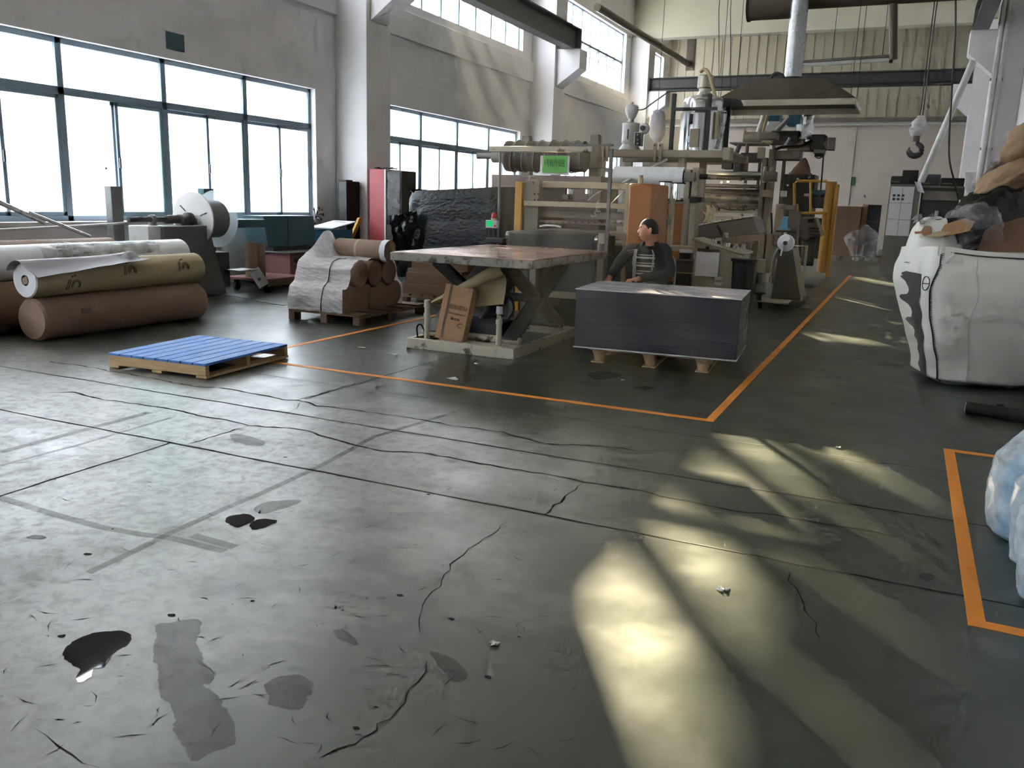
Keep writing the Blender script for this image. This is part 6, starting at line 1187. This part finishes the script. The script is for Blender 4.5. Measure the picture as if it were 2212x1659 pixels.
bo = bpy.data.objects.new('body', me); COL.objects.link(bo); bo.parent = per
rm = bo.modifiers.new('remesh', 'REMESH'); rm.mode = 'VOXEL'; rm.voxel_size = .005; rm.use_smooth_shade = True
sm = bo.modifiers.new('smooth', 'SMOOTH'); sm.factor = .5; sm.iterations = 3
dg = bpy.context.evaluated_depsgraph_get(); me3 = bpy.data.meshes.new_from_object(bo.evaluated_get(dg)); bo.modifiers.clear(); bo.data = me3
bm = bmesh.new(); bm.from_mesh(me3); seen = set(); isl = []
for v0 in bm.verts:
    if v0.index in seen: continue
    st_, cur = [v0], []
    seen.add(v0.index)
    while st_:
        q = st_.pop(); cur.append(q)
        for ed in q.link_edges:
            w = ed.other_vert(q)
            if w.index not in seen: seen.add(w.index); st_.append(w)
    isl.append(cur)
isl.sort(key=len); bmesh.ops.delete(bm, geom=[v for c_ in isl[:-1] for v in c_], context='VERTS'); bm.to_mesh(me3); bm.free()
for p in me3.polygons: p.use_smooth = True
for s in (1, -1):
    MB().lathe(hpt(.083, .032 * s, .012), [(0, -.009), (.009, 0), (0, .009)], 12).build('eye', 'eye_white', per); MB().lathe(hpt(.090, .033 * s, .012), [(0, -.005), (.005, 0), (0, .005)], 8).build('iris', 'black', per)
    MB().tube([hpt(.094, .014 * s, .036), hpt(.093, .034 * s, .041), hpt(.082, .054 * s, .034)], .0045, 6).build('eyebrow', 'hair', per)
MB().tube([hpt(.086, -.026, -.060), hpt(.104, -.008, -.057), hpt(.105, .008, -.057), hpt(.086, .026, -.060)], .005, 6).build('lips', 'lip', per)
def hairf(u, v):
    th = u * 6.2832; n_ = Vector((math.cos(th), math.sin(th), 0)); low = .062 if n_.x > .45 else (.062 - (.45 - n_.x) * .14 if n_.x > -.1 else -.034)
    if abs(n_.y) > .55 and n_.x > -.25: low = max(low, -.005 + .05 * max(0, n_.x))
    ph0 = math.asin(max(-.9, min(.95, low / .128))); ph = ph0 + (math.pi / 2 - ph0) * v
    f, s, z = n_.x * .104 * math.cos(ph), n_.y * .082 * math.cos(ph), .129 * math.sin(ph)
    if n_.x < -.3: f *= 1.06
    return hpt(f, s, z) + Vector((nzv((u * 40, v * 20, 0)), nzv((u * 40, v * 20, 5)), nzv((u * 40, v * 20, 9)))) * .003
MB().grid(hairf, 48, 16, True).build('hair', 'hair', per)
# clothes
def torso(a, v, hx, hy, flare=0):
    z = .50 + v * (SH - .50); c = at(-.03 + .03 * v, 0, z); k = 1 - .12 * (1 - v) if v < .6 else 1
    if v > .86: k *= 1 - (v - .86) * 2.6
    return c + rt * (math.sin(a) * hx * k) + fd * (math.cos(a) * hy * (1 + flare * (1 - v)))
MB().grid(lambda u, v: torso(u * 6.2832, v, .20, .135), 40, 24, True).build('pullover', 'shirt', per)
MB().lathe(neck0 + Vector((.01, -.01, -.045)), [(.11, -.03), (.078, 0), (.066, .02), (.06, .022)], 24).build('collar_band', 'jacket', per)
MB().sheet(lambda u, v: neck0 + Vector((.01, .0, -.03)) + (rt * math.sin(R(40 + 280 * u)) + fd * math.cos(R(40 + 280 * u))) * (.085 + .03 * (1 - v)) + Vector((0, 0, .055 * v - .02 * (1 - abs(u - .5) * 2) * 0)), 24, 5, .006).build('jacket_collar', 'jacket', per)
def jk(u, v):
    a = R(30) + u * R(300); p = torso(a, v, .238, .165, .18); p += Vector((nzv(p, 7), nzv(p + Vector((4, 0, 0)), 7), 0)) * .016; return p
MB().sheet(jk, 44, 24, .010).build('jacket', 'jacket', per)
for a0, s in ((30, 1), (330, -1)): MB().sheet(lambda u, v: torso(R(a0 - s * (12 if s > 0 else 4) * u), v * .93, .236, .172, .18) + fd * .012, 4, 20, .005).build('lapel', 'jacket_lining', per)
for sh, el, wr in ((shR, elR, wrR), (shL, elL, wrL)):
    inn = neck0 * .5 + sh * .5 + Vector((0, .02, -.075)); d2 = (wr - el)
    MB().tube(smooth_path([inn, sh + Vector((0, .01, -.05)), sh * .6 + el * .4 + Vector((0, 0, -.015)), el, el * .45 + wr * .55, wr - d2 * .02], 4), [.07, .074, .076, .077, .077, .08, .076, .073, .070, .068, .066, .064, .062, .06, .057, .054, .052, .05, .048, .046, .044], 16).build('sleeve', 'jacket', per, angle=80)
    MB().cyl(wr - d2 * .06, wr - d2 * .0, .045, .042, n=16).build('cuff', 'jacket', per)
for o_ in (0, .022): MB().tube([shR * .75 + elR * .25 + Vector((.0 + .075 * math.cos(R(t)), -.085 * abs(math.sin(R(t))) , -.01 - o_ + .02 * math.cos(R(t)))) for t in range(0, 181, 20)], .004, 6).build('sleeve_stripe', 'jacket_lining', per)
for sd in (1, -1):
    MB().tube(smooth_path([at(-.03, .08 * sd, .53), at(.15, .11 * sd, .53), at(.38, .13 * sd, .51), at(.385, .135 * sd, .42), at(.36, .14 * sd, .25), at(.36, .14 * sd, .09)], 4), [.12] * 4 + [.11] * 4 + [.095] * 4 + [.085] * 4 + [.075] * 4 + [.07], 16).build('trouser_leg', 'trousers', per, angle=80)
    MB().grid(lambda u, v: at(.43 + .13 * math.cos(u * 6.283) * math.cos(v * 1.57), .145 * sd + .048 * math.sin(u * 6.283) * math.cos(v * 1.57), .002 + .085 * math.sin(v * 1.57)), 20, 8, True).build('shoe', 'shoe', per)
chr_ = thing('chair', 'reddish-brown chair with pale metal back post behind the seated man', 'chair', (PC.x, PC.y, 0))
MB().box(PC.x - .2, PC.y - .18, .40, PC.x + .24, PC.y + .24, .44).build('seat', 'cabinet_red', chr_, .015)
for x0 in (PC.x - .19, PC.x + .21):
    for y0 in (PC.y - .15, PC.y + .21): MB().cyl((x0, y0, 0), (x0, y0, .42), .014, n=10).build('leg', 'machine_beige', chr_)
x0 = PY(1454, 570, 9.3).x; MB().tube(smooth_path([(x0, PC.y + .25, .42), (x0 + .01, PC.y + .27, .62), (x0 + .0, PC.y + .27, .84), (x0 - .04, PC.y + .27, .89)]), .014, 8).build('back_post', 'machine_beige', chr_); MB().tube(smooth_path([(PC.x - .22, PC.y + .25, .42), (PC.x - .22, PC.y + .27, .7), (PC.x - .2, PC.y + .27, .88)]), .014, 8).build('back_post', 'machine_beige', chr_)
MB().box(PC.x - .21, PC.y + .255, .62, x0 - .005, PC.y + .285, .88).build('backrest', 'cabinet_red', chr_, .01)
# ---------------------------------------------------------------- dusty air in and around the hall
m, N, L, out = simple_nodes('dusty_air'); vsn = N.new('ShaderNodeVolumeScatter'); vsn.inputs['Density'].default_value = .0038; vsn.inputs['Anisotropy'].default_value = .45; L.new(vsn.outputs[0], out.inputs['Volume'])
tag(MB().box(-62, -62, -.5, 6, 112, 12).build('dusty_air', 'dusty_air'), 'thin dusty haze hanging in the air of the hall', 'haze', kind='stuff')
